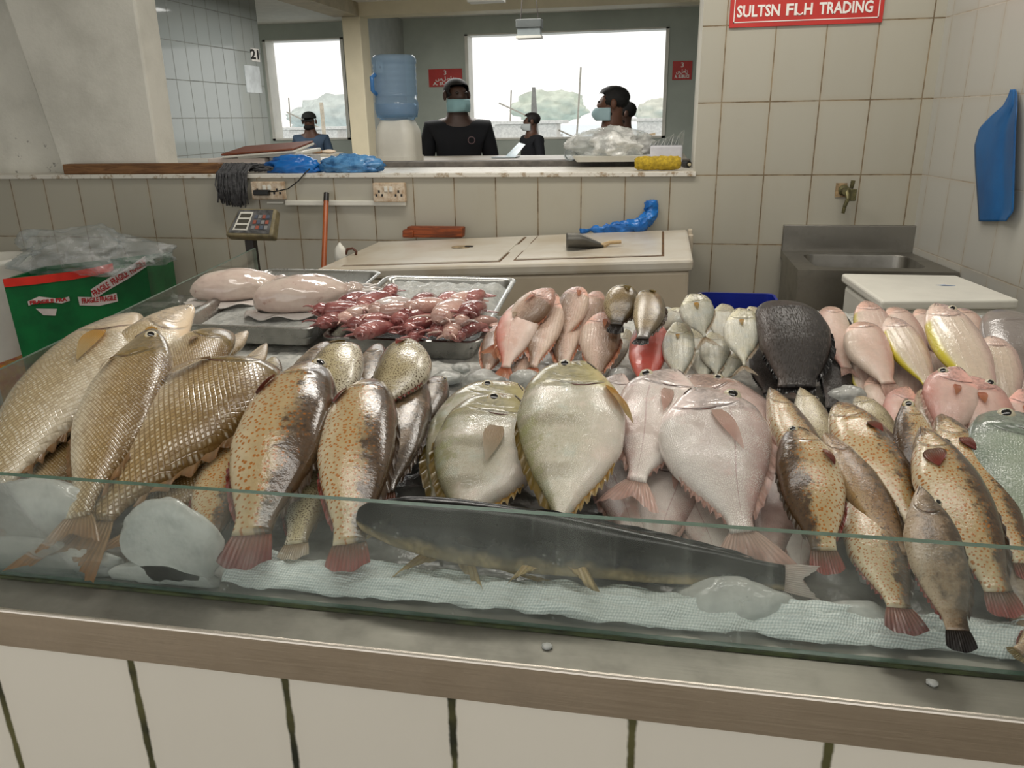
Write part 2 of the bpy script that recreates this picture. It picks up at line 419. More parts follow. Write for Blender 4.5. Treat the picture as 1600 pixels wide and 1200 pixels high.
zb = aty(545, 26, YP).z
bm = B(); box(bm, px0-.02, 2.0, YP-.02, YP+.24, zb, 2.64); struct('trim_5', bm, M['cream'])
bm = B(); box(bm, px0-.1, px1, 1.2, YP, zb, 2.64); struct('trim_6', bm, plain('dull cream beam', (186, 174, 148), .7, var=.1))

# ------------------------------------------------------------------ display counter
ctr = thing('display_counter', 'long fishmonger display counter with white tiled front and steel worktop', 'counter', (-.2, -2.1, 0))
def poly(bm, pts, z0, z1, bev=0, mi=0):
    loops(bm, [[(x, y, z0) for x, y in pts], [(x, y, z1) for x, y in pts]], mi=mi)
    if bev:
        es = [e for e in bm.edges if abs(e.verts[0].co.z-z1) < 1e-6 and abs(e.verts[1].co.z-z1) < 1e-6]
        bmesh.ops.bevel(bm, geom=es, offset=bev, segments=3, affect='EDGES', profile=.5)
XL0, XL1, YB, YC = -1.36, -1.63, -1.2, -1.47
bm = B(); poly(bm, [(XL0+.02, -2.9655), (xr(-2.97)-.002, -2.9655), (xr(YC)-.002, YC-.01), (-.93, YC-.01), (-1.0, YB-.01), (XL1+.02, YB-.01)], 0, .8465)
obj('tiled_base', bm, M['front_tile'], ctr)
bm = B(); poly(bm, [(XL0, -2.9715), (xr(-2.97)-.002, -2.9715), (xr(YC)-.002, YC), (-.93, YC), (-1.0, YB), (XL1, YB)], .846, .9, .0038)
bm.normal_update()
for f in bm.faces: f.material_index = 1 if f.normal.y < -.99 else 0 if f.normal.z > .99 or f.normal.z < -.5 else 2 if f.normal.y < -.1 else 0
o = obj('steel_worktop', bm, [M['steel'], M['steel_front'], steel('bevel highlight steel', (214, 206, 194), .2, stain=0.)], ctr)  # paler, smoother steel on the bevel: edge highlight put into the colour
bm = B(); tube(bm, [(XL0, -2.9095, .9005), (xr(-2.9)-.003, -2.9095, .9005)], .003, 6)
obj('sealant_bead', bm, plain('mossy sealant', (62, 72, 34), .7, var=.5, sc=30.), ctr)
def pane(name, a, b, z0, z1, th, label=None):
    a, b = Vector(a), Vector(b); d = (b-a).normalized(); n = Vector((-d.y, d.x, 0))*th
    bm = B(); hexa(bm, [p+q+Vector((0, 0, z)) for p in (a, b) for q in (Vector((0, 0, 0)), n) for z in (z0, z1)])
    bm.normal_update()
    for f in bm.faces:
        big = f.calc_area() > .08
        f.material_index = 0 if big else 1
    return obj(name, bm, [M['glass'], M['glass_edge']], ctr)
pane('front_glass', (XL0+.03, -2.905, 0), (xr(-2.9)-.004, -2.905, 0), .9005, 1.0465, .008)['label'] = 'low fogged glass guard with green edge'
pane('side_glass', (XL1+.02, YB+.02, 0), (XL0+.028, -2.895, 0), .9005, 1.0465, .007)

# crushed ice bed
def bed():
    bm = B()
    def fn(i, j):
        y = -2.875 + (j**1.3)*(2.875+YC-.04); x0 = XL0+.05 + (XL1-XL0)*(y+2.9)/1.7; x = x0 + i*(xr(y)-.03-x0)
        e = min(i*25, (1-i)*25, j*14, (1-j)*14, 1); e = math.sqrt(max(0, e))
        z = .9008 + e*(bedz(y)-.9 + .004*fbm((x*14, y*14, 0)) + .006*ridg((x*32, y*32, 3), 3) - .008)
        tr = max(0, min(1, (-.56-x)/.06))*max(0, min(1, (y+2.08)/.06)); z -= .034*tr
        return (x, y, max(z, .9008))
    sheet(bm, fn, 200, 130); return bm
def shaded_bed():
    b = NB('ice bed with pile shade'); P = b.xyz(b.pos()); n = b.noise(b.pos(), 45., 5., .65); n2 = b.noise(b.pos(), 5., 3., .6)
    pile_shade = b.m('MULTIPLY', b.smooth(P[1], -2.12, -2.24), b.smooth(P[1], -2.86, -2.8))  # painted shade: bed darkened below the pile for gaps between fish
    pile_shade = b.m('MULTIPLY', pile_shade, b.smooth(n2, .25, .5, .6, 1.))
    col = b.mix(b.smooth(n, .35, .7), (216, 216, 210), (170, 172, 168)); col = b.mix(b.m('MULTIPLY', pile_shade, .85), col, (70, 68, 62))
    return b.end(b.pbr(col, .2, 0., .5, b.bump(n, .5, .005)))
M['shaded_bed'] = shaded_bed()
single('crushed_ice', bed(), M['shaded_bed'], 'bed of crushed ice spread over the steel display counter', 'ice', smooth=True, kind='stuff')
def woven():
    bm = B(); a = atz(352, 905, .905).x; b = xr(-2.9)-.05
    def fn(i, j):
        x = a + i*(b-a)
        w = .012*fbm((x*5, 1, 0)) + .006*fbm((x*19, j*2, 4))
        y = -2.886 + j*.042 + w*.7
        z = .9025 + .02*math.sin(min(1, j*1.3)*PI*.55) + .012*abs(fbm((x*13, j*4, 2))) + (.006*fbm((x*6, 0, 9)))*j
        if i < .01: z += .004
        return (x, max(y, -2.8935), max(z, .9018))
    sheet(bm, fn, 260, 14); solidify(bm, .0012); return bm
single('woven_sheet', woven(), M['weave'], 'white woven plastic sheet tucked along the foot of the front glass', 'sheet', smooth=True)
# ------------------------------------------------------------------ behind the counter
# chest freezer against the wall
def freezer():
    c = {k: atz(*v) for k, v in dict(RB=(1070, 357, .967), RF=(1065, 404, .965), LF=(503, 417, .905)).items()}
    RB = Vector((c['RB'].x, -.03, .967)); RF = Vector((c['RF'].x+.03, -.79, .965)); LF = Vector((-1.56, -.79, .902)); LB = Vector((-1.575, -.03, .896))
    t = thing('chest_freezer', 'large white chest freezer with two flush lids against the tiled wall', 'freezer', (-.85, -.4, 0))
    bm = B(); dz = Vector((0, 0, .045))
    cs = []
    for p, q in ((LF, LB), (RF, RB)):
        for k in (p, q): cs += [Vector((k.x, k.y, 0)), k-dz]
    hexa(bm, cs, .012); obj('cabinet', bm, M['cream_enamel'], t)
    bm = B(); cs = []
    ov = .012
    for p, q, sx in ((LF, LB, -1), (RF, RB, 1)):
        for k, sy in ((p, -1), (q, 0)): cs += [k-dz*.98+Vector((sx*ov, sy*ov, 0)), k+Vector((sx*ov, sy*ov, 0))]
    hexa(bm, cs, .012); obj('top_panel', bm, M['white_paint'], t)
    def P(u, v, h=0): a = LF.lerp(RF, u); b = LB.lerp(RB, u); p = a.lerp(b, v); return p + Vector((0, 0, h))
    for k, (u0, u1, v0, v1) in enumerate(((.06, .5, .07, .92), (.545, .93, .1, .93))):
        bm = B(); cs = []
        for u in (u0, u1):
            for v in (v0, v1): cs += [P(u, v, -.004), P(u, v, .007)]
        hexa(bm, cs, .004); lid = obj('lid', bm, M['white_paint'], t)
        bm = B(); g = .005
        cs = []
        for u in (u0-g*1.2, u1+g*1.2):
            for v in (v0-g*2, v1+g*2): cs += [P(u, v, -.004), P(u, v, .0012)]
        hexa(bm, cs); obj('lid_gasket', bm, M['rust'], lid)
        if k == 0:
            c0 = P(.35, .55, .0066)
            bm = B(); lathe(bm, (0, 0, 0), [(.0, 0), (.055, 0), (.058, .0012), (.05, .002), (.0, .002)], 24, caps=False)
            for v in bm.verts: v.co = Vector((v.co.x*1.05, v.co.y*.8, v.co.z)) + c0
            obj('handle_recess', bm, plain('stained recess', (168, 146, 112), .6, var=.4, sc=30.), lid)
            bm = B(); box(bm, c0.x+.0, c0.x+.035, c0.y-.012, c0.y+.012, c0.z+.001, c0.z+.006, .002); obj('recess_latch', bm, M['dark'], lid)
    bm = B(); box(bm, RB.x+.012, RB.x+.035, -.12, -.05, .80, .955, .006); box(bm, RB.x+.012, RB.x+.03, -.1, -.06, .94, .975, .004); obj('hinge', bm, M['cream_enamel'], t)
    return t, P
FZ, FP = freezer()
# scoop
p = FP(.725, .36, .0185)
def scoop(p):
    t = thing('ice_scoop', 'grey metal scoop lying on the right lid of the freezer', 'scoop', p)
    bm = B()
    def fn(i, j):
        a = (i-.5)*PI*.98; u = j
        r = .06*(1-.75*max(0, u-.4)/.6)
        return Vector((-.085+u*.15, math.sin(a)*r*1.15, (1-math.cos(a))*r*.85)) + p + Vector((0, 0, -.0105))
    sheet(bm, fn, 14, 12); solidify(bm, .002)
    o = obj('bowl', bm, plain('dull grey metal', (112, 110, 104), .45, .5, var=.25), t, True)
    bm = B(); tube(bm, [p+Vector((.06, 0, -.004)), p+Vector((.09, 0, .01)), p+Vector((.135, .004, .012))], [.012, .008, .007]); obj('handle', bm, wood('pale handle', (196, 176, 140), (160, 130, 90)), t)
    t.rotation_euler = (0, 0, .12)
scoop(p)
# wooden block
p = FP(.245, .93, .0)
bm = B(); box(bm, -.135, .135, -.03, .03, 0, .05, .006, seg=2); box(bm, -.155, -.1, -.04, .02, 0, .035, .006)
for v in bm.verts: v.co += Vector((0, 0, 0))*1 + Vector((.004*fbm(v.co*30), .004*fbm(v.co*31+Vector((5, 0, 0))), .003*fbm(v.co*40)))
bmesh.ops.translate(bm, verts=bm.verts, vec=aty(682, 377, -.06) - Vector((0, 0, .0)))
o = single('wood_block', bm, M['redwood'], 'wet reddish wood block lying at the back of the freezer against the wall', 'wood')
def ground_to(o, z):
    o.location.z = z
ground_to(o, FP(.27, .93, .008).z)
# blue rubber glove / film on the freezer
def film():
    t = B(); a = aty(908, 361, -.07); b = aty(1000, 353, -.07); c = aty(1018, 335, -.05); d = aty(1017, 314, -.035)
    ctl = [a, a.lerp(b, .5)+Vector((0, 0, .004)), b, c, d]
    rad = [.006, .02, .034, .028, .03]
    pts, rs = [], []
    for i in range(4):
        for k in range(14):
            s = k/14; pts.append(ctl[i].lerp(ctl[i+1], s)); rs.append(rad[i]*(1-s)+rad[i+1]*s)
    pts.append(ctl[-1]); rs.append(.012)
    tube(t, pts, rs, 36)
    c0 = sum((v.co for v in t.verts), Vector())/len(t.verts)
    for v in t.verts:
        k = v.co*26; v.co += Vector((.009*ridg(k, 3)-.009, .012*fbm(k+Vector((3, 1, 2))), .011*ridg(k*1.2, 3)-.011))
        v.co.y = min(v.co.y, -.006)
    return t
o = single('plastic_sleeve', film(), M['blue_bag'], 'crumpled blue plastic sleeve propped against the wall on the freezer', 'plastic', smooth=True)
# white bottle brush with brown hook left of freezer
t = thing('hand_brush', 'small white plastic brush with brown hooked handle leaning at the freezer left end', 'brush', (-1.66, -.5, 0))
a = aty(532, 400, -.45)
bm = B(); blob(bm, a, (.028, .022, .055), 3, .15, 2., 5); obj('brush_head', bm, M['white_plastic'], t, True)
bm = B(); tube(bm, [a+Vector((.02, 0, -.0)), a+Vector((.035, 0, .03)), a+Vector((.06, 0, .034)), a+Vector((.075, 0, .02)), a+Vector((.07, 0, .0))], .006); obj('handle', bm, plain('brown handle', (92, 52, 34), .5), t, True)
bm = B(); tube(bm, [a+Vector((0, 0, -.04)), Vector((a.x-.02, a.y, 0.003))], .009); obj('shaft', bm, M['white_plastic'], t)
# stick leaning on the wall
t = thing('mop_stick', 'orange wooden stick with black cap leaning upright against the tiled wall', 'stick', (-1.8, -.3, 0))
a = aty(510, 302, -.03); b = aty(506, 412, -.22); b2 = b + (b-a)*(b.z/(a.z-b.z))
bm = B(); tube(bm, [b2+Vector((0, 0, .0)), a.lerp(b2, .03)], .0125, 12); obj('stick', bm, M['orange'], t)
bm = B(); tube(bm, [a.lerp(b2, .032), a.lerp(b2, -.0)], .0135, 12); obj('cap', bm, M['black'], t)
# platform scale on a pole
t = thing('weighing_scale', 'grubby digital weighing scale head on a black pole', 'scale', (-2.1, -.3, 0))
Yw = -.3; cx = aty(390, 346, Yw)
bm = B()
fr = [aty(350, 368, Yw-.05), aty(372, 325, Yw+.02), aty(432, 325, Yw+.02), aty(425, 370, Yw-.05)]
nn = (fr[1]-fr[0]).cross(fr[3]-fr[0]).normalized()
if nn.y > 0: nn = -nn
hexa(bm, [fr[0]-nn*.06, fr[0], fr[1]-nn*.05, fr[1], fr[3]-nn*.06, fr[3], fr[2]-nn*.05, fr[2]], .012, seg=3)
obj('housing', bm, plain('yellowed plastic', (150, 138, 104), .45, var=.35, sc=14.), t)
def FQ(u, v, h): return fr[0].lerp(fr[3], u).lerp(fr[1].lerp(fr[2], u), v) + nn*h
def plq(bm, u0, u1, v0, v1, h, th=.003):
    hexa(bm, [FQ(u, v, k) for u in (u0, u1) for v in (v0, v1) for k in (h-th, h)])
bm = B(); plq(bm, .06, .93, .1, .93, .002); obj('panel', bm, plain('grey keypad film', (112, 112, 112), .3, var=.4, sc=40.), t)
bm = B(); plq(bm, .13, .45, .2, .85, .004); d = obj('display_frame', bm, M['white_plastic'], t)
for k in range(3):
    bm = B(); plq(bm, .17, .42, .25+k*.2, .38+k*.2, .006); obj('display', bm, plain('lcd', (84, 82, 74), .2), d)
for i in range(4):
    for j in range(3):
        bm = B(); plq(bm, .52+i*.095, .59+i*.095, .24+j*.19, .36+j*.19, .0045); obj('key', bm, plain('key%d' % ((i+j) % 3), [(150, 150, 150), (170, 96, 80), (96, 104, 120)][(i+j) % 3], .4), t)
a = aty(388, 372, Yw-.0); bm = B()
pb = aty(401, 425, Yw); dirp = (pb-a); pb = a + dirp*(a.z/(a.z-pb.z))
box(bm, a.x-.022, a.x+.022, Yw-.0, Yw+.04, .03, a.z+.03, .004)
obj('pole', bm, M['dark'], t)
bm = B(); box(bm, a.x-.2, a.x+.2, Yw-.28, Yw+.08, 0, .05, .01); obj('platform', bm, M['steel_sink'], t)
# sockets, trunking, cable
def socket(name, px, label):
    x0, x1, y0, y1 = px
    a = aty(x0, y1, 0); b = aty(x1, y0, 0); t = thing(name, label, 'socket', ((a.x+b.x)/2, 0, a.z))
    bm = B(); box(bm, a.x, b.x, -.032, -.0005, a.z, b.z, .005); obj('plate', bm, M['socket'], t)
    w = b.x-a.x; h = b.z-a.z
    for s in (.42, .58):
        bm = B(); box(bm, a.x+w*(s-.05), a.x+w*(s+.05), -.036, -.031, a.z+h*.55, a.z+h*.82, .001); obj('switch', bm, M['white_plastic'], t)
    for s in (.2, .8):
        for dx, dz, ww, hh in ((0, .56, .012, .05), (-.09, .36, .035, .012*3), (.09, .36, .035, .012*3)):
            bm = B(); box(bm, a.x+w*(s+dx)-.0045, a.x+w*(s+dx)+.0045, -.0335, -.031, a.z+h*dz-.005, a.z+h*dz+.006); obj('pin_hole', bm, M['black'], t)
    return a, b
socket('wall_socket', (587, 635, 285, 315), 'grubby white double wall socket at the right end of the cable trunking')
a, b = socket('wall_socket', (399, 446, 283, 311), 'double wall socket with black plug, above the weighing scale')
t = thing('power_plug', 'black plug in the left wall socket with thin cable looping to the sill', 'plug', (a.x, -.03, a.z))
q = aty(407, 301, -.05)
bm = B(); box(bm, q.x-.035, q.x+.045, -.062, -.0335, q.z-.013, q.z+.013, .005); obj('plug_body', bm, M['black'], t)
bm = B(); pts = [aty(x, y, Y) for x, y, Y in ((417, 300, -.05), (432, 299, -.05), (450, 295, -.045), (466, 283, -.035), (477, 270, -.02), (484, 264, -.0))]
tube(bm, pts, .0032, 6); obj('cable', bm, M['black'], t, True)
a = aty(448, 319, 0); b = aty(635, 313, 0); z = aty(540, 317, 0).z
bm = B(); box(bm, a.x, b.x, -.018, -.0004, z-.012, z+.012, .003)
box(bm, a.x-.1, a.x-.012, -.01, -.0004, z-.004, z+.006, .002)
single('cable_trunking', bm, M['white_plastic'], 'narrow white cable trunking running between the two wall sockets', 'trunking')
# sink
t = thing('steel_sink', 'stainless steel sink with splashback in the corner by the right wall', 'sink', (.58, -.25, 0))
sx0, sx1, zs = .302, .862, .872
yfr = -.47
def xs(y): return min(sx1, xr(y)-.004)
bm = B()
out = [(sx0, yfr, 0), (xr(yfr)-.006, yfr, 0), (xr(-.002)-.006, -.001, 0), (sx0, -.001, 0)]
ins = rrect(sx0+.075, .80, yfr+.07, -.09, .05)
ring0 = [bm.verts.new((x, y, zs)) for x, y, _ in out]; ring1 = [bm.verts.new((x, y, zs)) for x, y in ins]
def fill_between(bm, o4, inner):
    n = len(inner); q = n//4
    # corners of inner start at (+,+), (-,+), (-,-), (+,-)
    order = [o4[2], o4[3], o4[0], o4[1]]
    for s in range(4):
        seg = inner[s*q:(s+1)*q]; c = order[s]
        for a_, b_ in zip(seg, seg[1:]): bm.faces.new((c, a_, b_))
        bm.faces.new((c, seg[-1], inner[((s+1)*q) % n], order[(s+1) % 4]))
fill_between(bm, ring0, ring1)
lo = [bm.verts.new((x, y, zs-.03)) for x, y, _ in out]
for i in range(4): bm.faces.new((ring0[i], ring0[(i+1) % 4], lo[(i+1) % 4], lo[i]))
obj('sink_rim', bm, M['steel_sink'], t)
bm = B()
def sh(l, k, z): cx = sum(p[0] for p in l)/len(l); cy = sum(p[1] for p in l)/len(l); return [(cx+(x-cx)*k, cy+(y-cy)*k, z) for x, y in l]
loops(bm, [sh(ins, 1, zs), sh(ins, .985, zs-.008), sh(ins, .96, zs-.14), sh(ins, .88, zs-.17)], cap0=False, cap1=True)
autosmooth(obj('basin', bm, M['steel_sink'], t))
bm = B(); box(bm, sx0, .85, -.022, -.0006, zs-.002, .988, .003); obj('splashback', bm, M['steel_sink'], t)
bm = B(); box(bm, sx0+.004, sx0+.012, yfr+.004, -.03, .08, zs-.03); box(bm, sx0+.012, xr(yfr)-.012, yfr+.004, yfr+.012, .3, zs-.03); obj('side_panel', bm, M['steel_sink'], t)
for x in (sx0+.03, .83):
    for y in (yfr+.03, -.06):
        bm = B(); tube(bm, [(x, y, 0), (x, y, zs-.03)], .018, 10); obj('leg', bm, M['steel_sink'], t)
# tap
q = aty(1318, 297, 0)
t = thing('wall_tap', 'small corroded brass tap on the tiles above the sink', 'tap', q)
brass = plain('corroded brass', (118, 112, 76), .4, .6, var=.4, sc=40.)
bm = B(); lathe(bm, (0, 0, 0), [(.001, 0), (.024, 0), (.022, .006), (.012, .01), (.012, .04), (.017, .042), (.017, .062), (.001, .064)], 16, caps=False)
for v in bm.verts: v.co = q + Vector((v.co.x, -v.co.z-.0005, v.co.y))
obj('tap_body', bm, brass, t)
bm = B(); tube(bm, [q+Vector((.004, -.055, .0)), q+Vector((.006, -.075, -.03)), q+Vector((-.004, -.078, -.06)), q+Vector((-.008, -.078, -.09))], [.011, .009, .008, .007], 10); obj('spout', bm, brass, t)
bm = B(); tube(bm, [q+Vector((.018, -.058, .012)), q+Vector((.021, -.062, .045))], [.008, .009], 10); box(bm, q.x+.012, q.x+.04, -.07, -.055, q.z-.04, q.z+.01, .004); obj('tap_handle', bm, brass, t)
bm = B(); box(bm, q.x-.034, q.x+.012, -.004, -.0004, q.z-.03, q.z+.03); single('wall_patch', bm, plain('raw plaster patch', (176, 150, 112), .9, var=.3, sc=40.), 'small square of bare brown plaster around the tap', 'patch')
# red trading sign
a = aty(1139, 43, -.006); b = aty(1378, 36, -.006)
t = thing('shop_sign', 'red sign with white lettering screwed to the tiles high above the sink', 'sign', ((a.x+b.x)/2, -.004, a.z))
zb0 = (a.z+b.z)/2
bm = B(); box(bm, a.x, b.x, -.008, -.0006, zb0, zb0+.32, .001); obj('plate', bm, M['red_sign'], t)
def line(bm, x0, x1, z0, z1, y=-.0095): box(bm, x0, x1, y, -.0078, z0, z1)
bm = B(); xa, xb = a.x+.016, b.x-.016
line(bm, xa, xb, zb0+.018, zb0+.0215); line(bm, xa, xa+.0035, zb0+.018, zb0+.31); line(bm, xb-.0035, xb, zb0+.018, zb0+.31); line(bm, xa, xb, zb0+.3065, zb0+.31)
obj('border_line', bm, M['white_letter'], t)
zc = aty(1257, 15, -.008).z
for s, cx, wd in (('SULTSN', 1185.5, 67), ('FI', 1237, 17), ('H', 1263, 13), ('TRADING', 1322, 84)):
    bm = textbm(s, .06, .0016); xs_ = [v.co.x for v in bm.verts]; w0 = max(xs_)-min(xs_)
    c = aty(cx, 15, -.008); w = aty(cx+wd/2, 15, -.008).x - aty(cx-wd/2, 15, -.008).x
    c.z = zc + .0
    place(bm, c+Vector((0, -.0012, 0)), (1, 0, 0), (0, 0, 1), w/w0); obj('lettering', bm, M['white_letter'], t)
c = aty(1250, 19, -.0092); bm = B(); pts = [c+Vector((math.cos(k)*.011, 0, math.sin(k)*.009)) for k in [PI+.2+i*.35 for i in range(9)]]
tube(bm, pts, .0032, 6); obj('broken_letter', bm, M['white_letter'], t)
bm = textbm('سلطان لتجارة الأسماك', .055, .001); xs_ = [v.co.x for v in bm.verts]
place(bm, ((a.x+b.x)/2, -.0092, zb0+.18), (1, 0, 0), (0, 0, 1), .44/max(.01, max(xs_)-min(xs_))); obj('lettering', bm, M['white_letter'], t)
# blue apron hung on the right wall
def apron():
    bm = B()
    K = [(1582, 140), (1590, 140), (1584, 342), (1530, 348), (1527, 290), (1524, 225), (1560, 175)]
    def W(x, y, off):   # a point on the right wall, off metres in front of it
        d = ray(x, y); n = Vector((1, .106, 0)); t = (.844-off - (CAM.x + .106*CAM.y))/(d.x + .106*d.y); return CAM + d*t
    rows = [(140, 1579, 1588), (150, 1576, 1590), (165, 1568, 1590), (182, 1548, 1589), (200, 1531, 1588), (228, 1523, 1587), (260, 1524, 1586), (300, 1527, 1585), (330, 1529, 1584), (346, 1530, 1572)]
    def fn(i, j):
        k = j*(len(rows)-1); a = int(min(k, len(rows)-2)); s = k-a
        r = [rows[a][q]*(1-s)+rows[a+1][q]*s for q in range(3)]
        x = r[1] + i*(r[2]-r[1]); off = .01 + (.022*max(0, i-.72)*3.2 if i > .72 else .006*abs(math.sin(i*4)))*min(1, j*3) + .003*fbm((i*3, j*3, 2))
        return W(x, r[0], off)
    sheet(bm, fn, 18, 40); solidify(bm, .002); return bm
single('hanging_apron', apron(), M['blue_towel'], 'folded blue plastic apron hanging from a nail on the right wall', 'apron', smooth=True)
# white cool box with lid
t = thing('cool_box', 'white insulated cool box with flat lid below the sink on the right', 'box', (.65, -.85, 0))
c = [atz(1378, 470, .9), atz(1315, 427, .9), atz(1594, 468, .9), atz(1495, 430, .9)]
bm = B(); cs = []
for k in c: cs += [Vector((k.x, k.y, .868)), Vector((k.x, k.y, .9))]
hexa(bm, cs, .009, seg=3); obj('lid', bm, M['white_plastic'], t)
ce = sum(c, Vector())/4
bm = B(); cs = []
for k in c: q = ce.lerp(k, .95); cs += [Vector((ce.x+(q.x-ce.x)*.95, ce.y+(q.y-ce.y)*.95, 0)), Vector((q.x, q.y, .866))]
hexa(bm, cs, .02, seg=3); obj('body', bm, M['white_plastic'], t)
bm = B(); a = atz(1478, 446, .9005); tt = [a+Vector((-.03, .006, 0)), a+Vector((-.01, -.006, .002)), a+Vector((.028, -.004, .001)), a+Vector((-.005, .003, .002))]
bm.faces.new([bm.verts.new(q) for q in tt]); solidify(bm, .0008); single('blue_scrap', bm, M['blue_bag'], 'tiny blue plastic scrap on the white cool box lid', 'scrap')
# blue tub
t = thing('blue_tub', 'dark blue plastic tub standing between the freezer and the sink', 'tub', (.1, -.6, 0))
z1 = .78; a = atz(1090, 456, z1); b = atz(1194, 456, z1); bm = B()
q0 = rrect(a.x, b.x+.035, a.y-.3, a.y, .03)
loops(bm, [sh(q0, .8, .0), sh(q0, .97, z1-.02), sh(q0, 1.0, z1-.02), sh(q0, 1.0, z1), sh(q0, .93, z1), sh(q0, .78, .1)])
obj('tub', bm, M['blue_tub'], t)
# ------------------------------------------------------------------ on the sill
ZS = 1.2172
def sill(px, py): return atz(px, py, ZS)
def crumple(c, r, amp=.25, fr=2.2, seed=0, sub=4, floor=None, ymin=None):
    bm = B(); blob(bm, c, r, sub, amp, fr, seed, None, lambda p: ridg(p, 4)-.7)
    for v in bm.verts:
        if floor is not None and v.co.z < floor: v.co.z = floor + .0004
        if ymin is not None and v.co.y < ymin: v.co.y = ymin
    return bm
# plank
a = aty(103, 272, .02); b = aty(346, 272, .02)
bm = B(); box(bm, a.x, b.x, .004, .07, ZS, ZS+.052, .006)
for v in bm.verts: v.co.z += .0 if v.co.z < ZS+.01 else .003*fbm((v.co.x*6, 0, 0))
single('wooden_plank', bm, M['plank'], 'long weathered wooden plank lying on the white sill', 'plank')
# mop head hanging over the sill
def mop():
    bm = B(); r = random.Random(3)
    for k in range(110):
        a = aty(350+r.random()*32, 264, .03); L = .07+r.random()*.06
        x0 = a.x+r.uniform(-.01, .06); pts = [Vector((x0+.05*r.random(), .06+r.random()*.04, ZS+.012+r.random()*.03)), Vector((x0, .01, ZS+.03+r.random()*.02)), Vector((x0-.01, -.024-r.random()*.02, ZS+.005)), Vector((x0-.015+r.uniform(-.01, .01), -.026-r.random()*.022, ZS-.05)), Vector((x0*.6+.4*a.x+r.uniform(-.02, .012), -.026-r.random()*.022, ZS-.03-L))]
        tube(bm, pts, .0045, 4)
    for k in range(40):
        x = aty(385+r.random()*22, 262, .04).x; y = .02+r.random()*.05
        tube(bm, [Vector((x, y, ZS+.008+r.random()*.03)), Vector((x+.06, y+r.uniform(-.01, .02), ZS+.01+r.random()*.025)), Vector((x+.11, y, ZS+.008+r.random()*.02))], .0045, 4)
    return bm
single('mop', mop(), M['mop'], 'grey yarn mop head draped over the sill edge beside the plank', 'mop', smooth=True)
a, b = sill(402, 271), sill(500, 271)
single('blue_plastic_bag', crumple(((a.x+b.x)/2, .07, ZS+.025), (.135, .055, .05), .3, 1.7, 4, 4, ZS, .0), M['blue_bag'], 'crumpled bright blue plastic bag lying on the sill', 'bag', smooth=True)
a, b = sill(500, 271), sill(594, 268)
single('film_roll', crumple(((a.x+b.x)/2, .07, ZS+.03), (.15, .05, .05), .22, 2.6, 9, 4, ZS, .0), M['blue_bag2'], 'bundle of pale translucent blue film beside the bright blue bag', 'bag', smooth=True)
# boards and trays stacked on the sill, left
a = sill(262, 246); b = sill(412, 246)
zt = ZS
bm = B(); box(bm, -2.62, -2.13, .17, .43, zt, zt+.012, .002); single('white_board', bm, M['white_plastic'], 'thin white board at the bottom of the stack behind the plank', 'board')
bm = B(); box(bm, -2.56, -2.24, .18, .42, zt+.0125, zt+.065, .005); single('foam_box', bm, plain('pinkish foam', (216, 204, 196), .6, var=.06), 'pale foam slab lying on the white board behind the plank', 'foam')
bm = B(); loops(bm, [[(x, y, z) for x, y in rrect(-2.235, -2.03, .2, .42, .03)] for z in (zt+.0125, zt+.07)])
single('foam_tub', bm, plain('grey white foam', (196, 198, 200), .5), 'small pale grey tub right of the foam slab', 'tub')
t = thing('serving_tray', 'brown serving tray tilted on top of the foam slab and white trays', 'tray', (-2.3, .3, zt+.07))
def tilt(bm, z0, rx, ry, c):
    R = Matrix.Rotation(rx, 4, 'X') @ Matrix.Rotation(ry, 4, 'Y')
    for v in bm.verts: v.co = R @ v.co + Vector(c)
    return bm
bm = B(); box(bm, -.2, .2, -.13, .13, 0, .01, .004); tilt(bm, 0, .12, -.06, (-2.27, .29, zt+.105)); obj('tray_board', bm, M['brownboard'], t)
bm = B(); box(bm, -.2, .2, -.13, .13, -.012, -.001, .004); tilt(bm, 0, .12, -.06, (-2.265, .288, zt+.105)); obj('tray_edge', bm, M['white_plastic'], t)
bm = B(); box(bm, -.18, .18, -.12, .12, 0, .018, .005); tilt(bm, 0, .04, -.05, (-2.21, .3, zt+.074)); single('white_tray', bm, M['white_plastic'], 'shallow white tray squeezed under the brown serving tray', 'tray')
# right end of the sill
a = sill(888, 256); b = sill(1012, 262)
zr = 1.2438
bm = B(); x0, x1 = aty(900, 240, .5).x, aty(1012, 240, .5).x
c0 = rrect(x0, x1, .3, .56, .02)
loops(bm, [[(x, y, zr) for x, y in rrect(x0+.02, x1-.02, .32, .54, .02)], [(x, y, zr+.028) for x, y in c0]])
single('foam_tray', bm, M['white_plastic'], 'shallow white foam tray set on the curb at the right end of the opening', 'tray')
single('white_carrier_bag', crumple(((x0+x1)/2-.005, .43, zr+.075), ((x1-x0)*.5, .1, .075), .3, 1.3, 21, 5, zr+.0285), M['white_bag'], 'crumpled white plastic carrier bag lying in the foam tray', 'bag', smooth=True)
q = aty(892, 238, .47)
t = thing('water_bottle', 'clear plastic water bottle lying on its side next to the foam tray', 'bottle', (q.x, .47, zr))
bm = B(); prof = [(.0, 0), (.028, .002), (.031, .012), (.029, .05), (.031, .055), (.031, .13), (.024, .16), (.012, .175), (.012, .19)]
lathe(bm, (0, 0, 0), prof, 20, caps=False)
for v in bm.verts: v.co = Vector((q.x+v.co.x, .4+v.co.z, zr+.0312+v.co.y))
obj('bottle_body', bm, M['clear_bag'], t, True)
bm = B(); lathe(bm, (0, 0, 0), [(.0132, .176), (.0132, .192), (.001, .193)], 16, caps=False)
for v in bm.verts: v.co = Vector((q.x+v.co.x, .4+v.co.z, zr+.0312+v.co.y))
obj('bottle_cap', bm, M['white_plastic'], t)
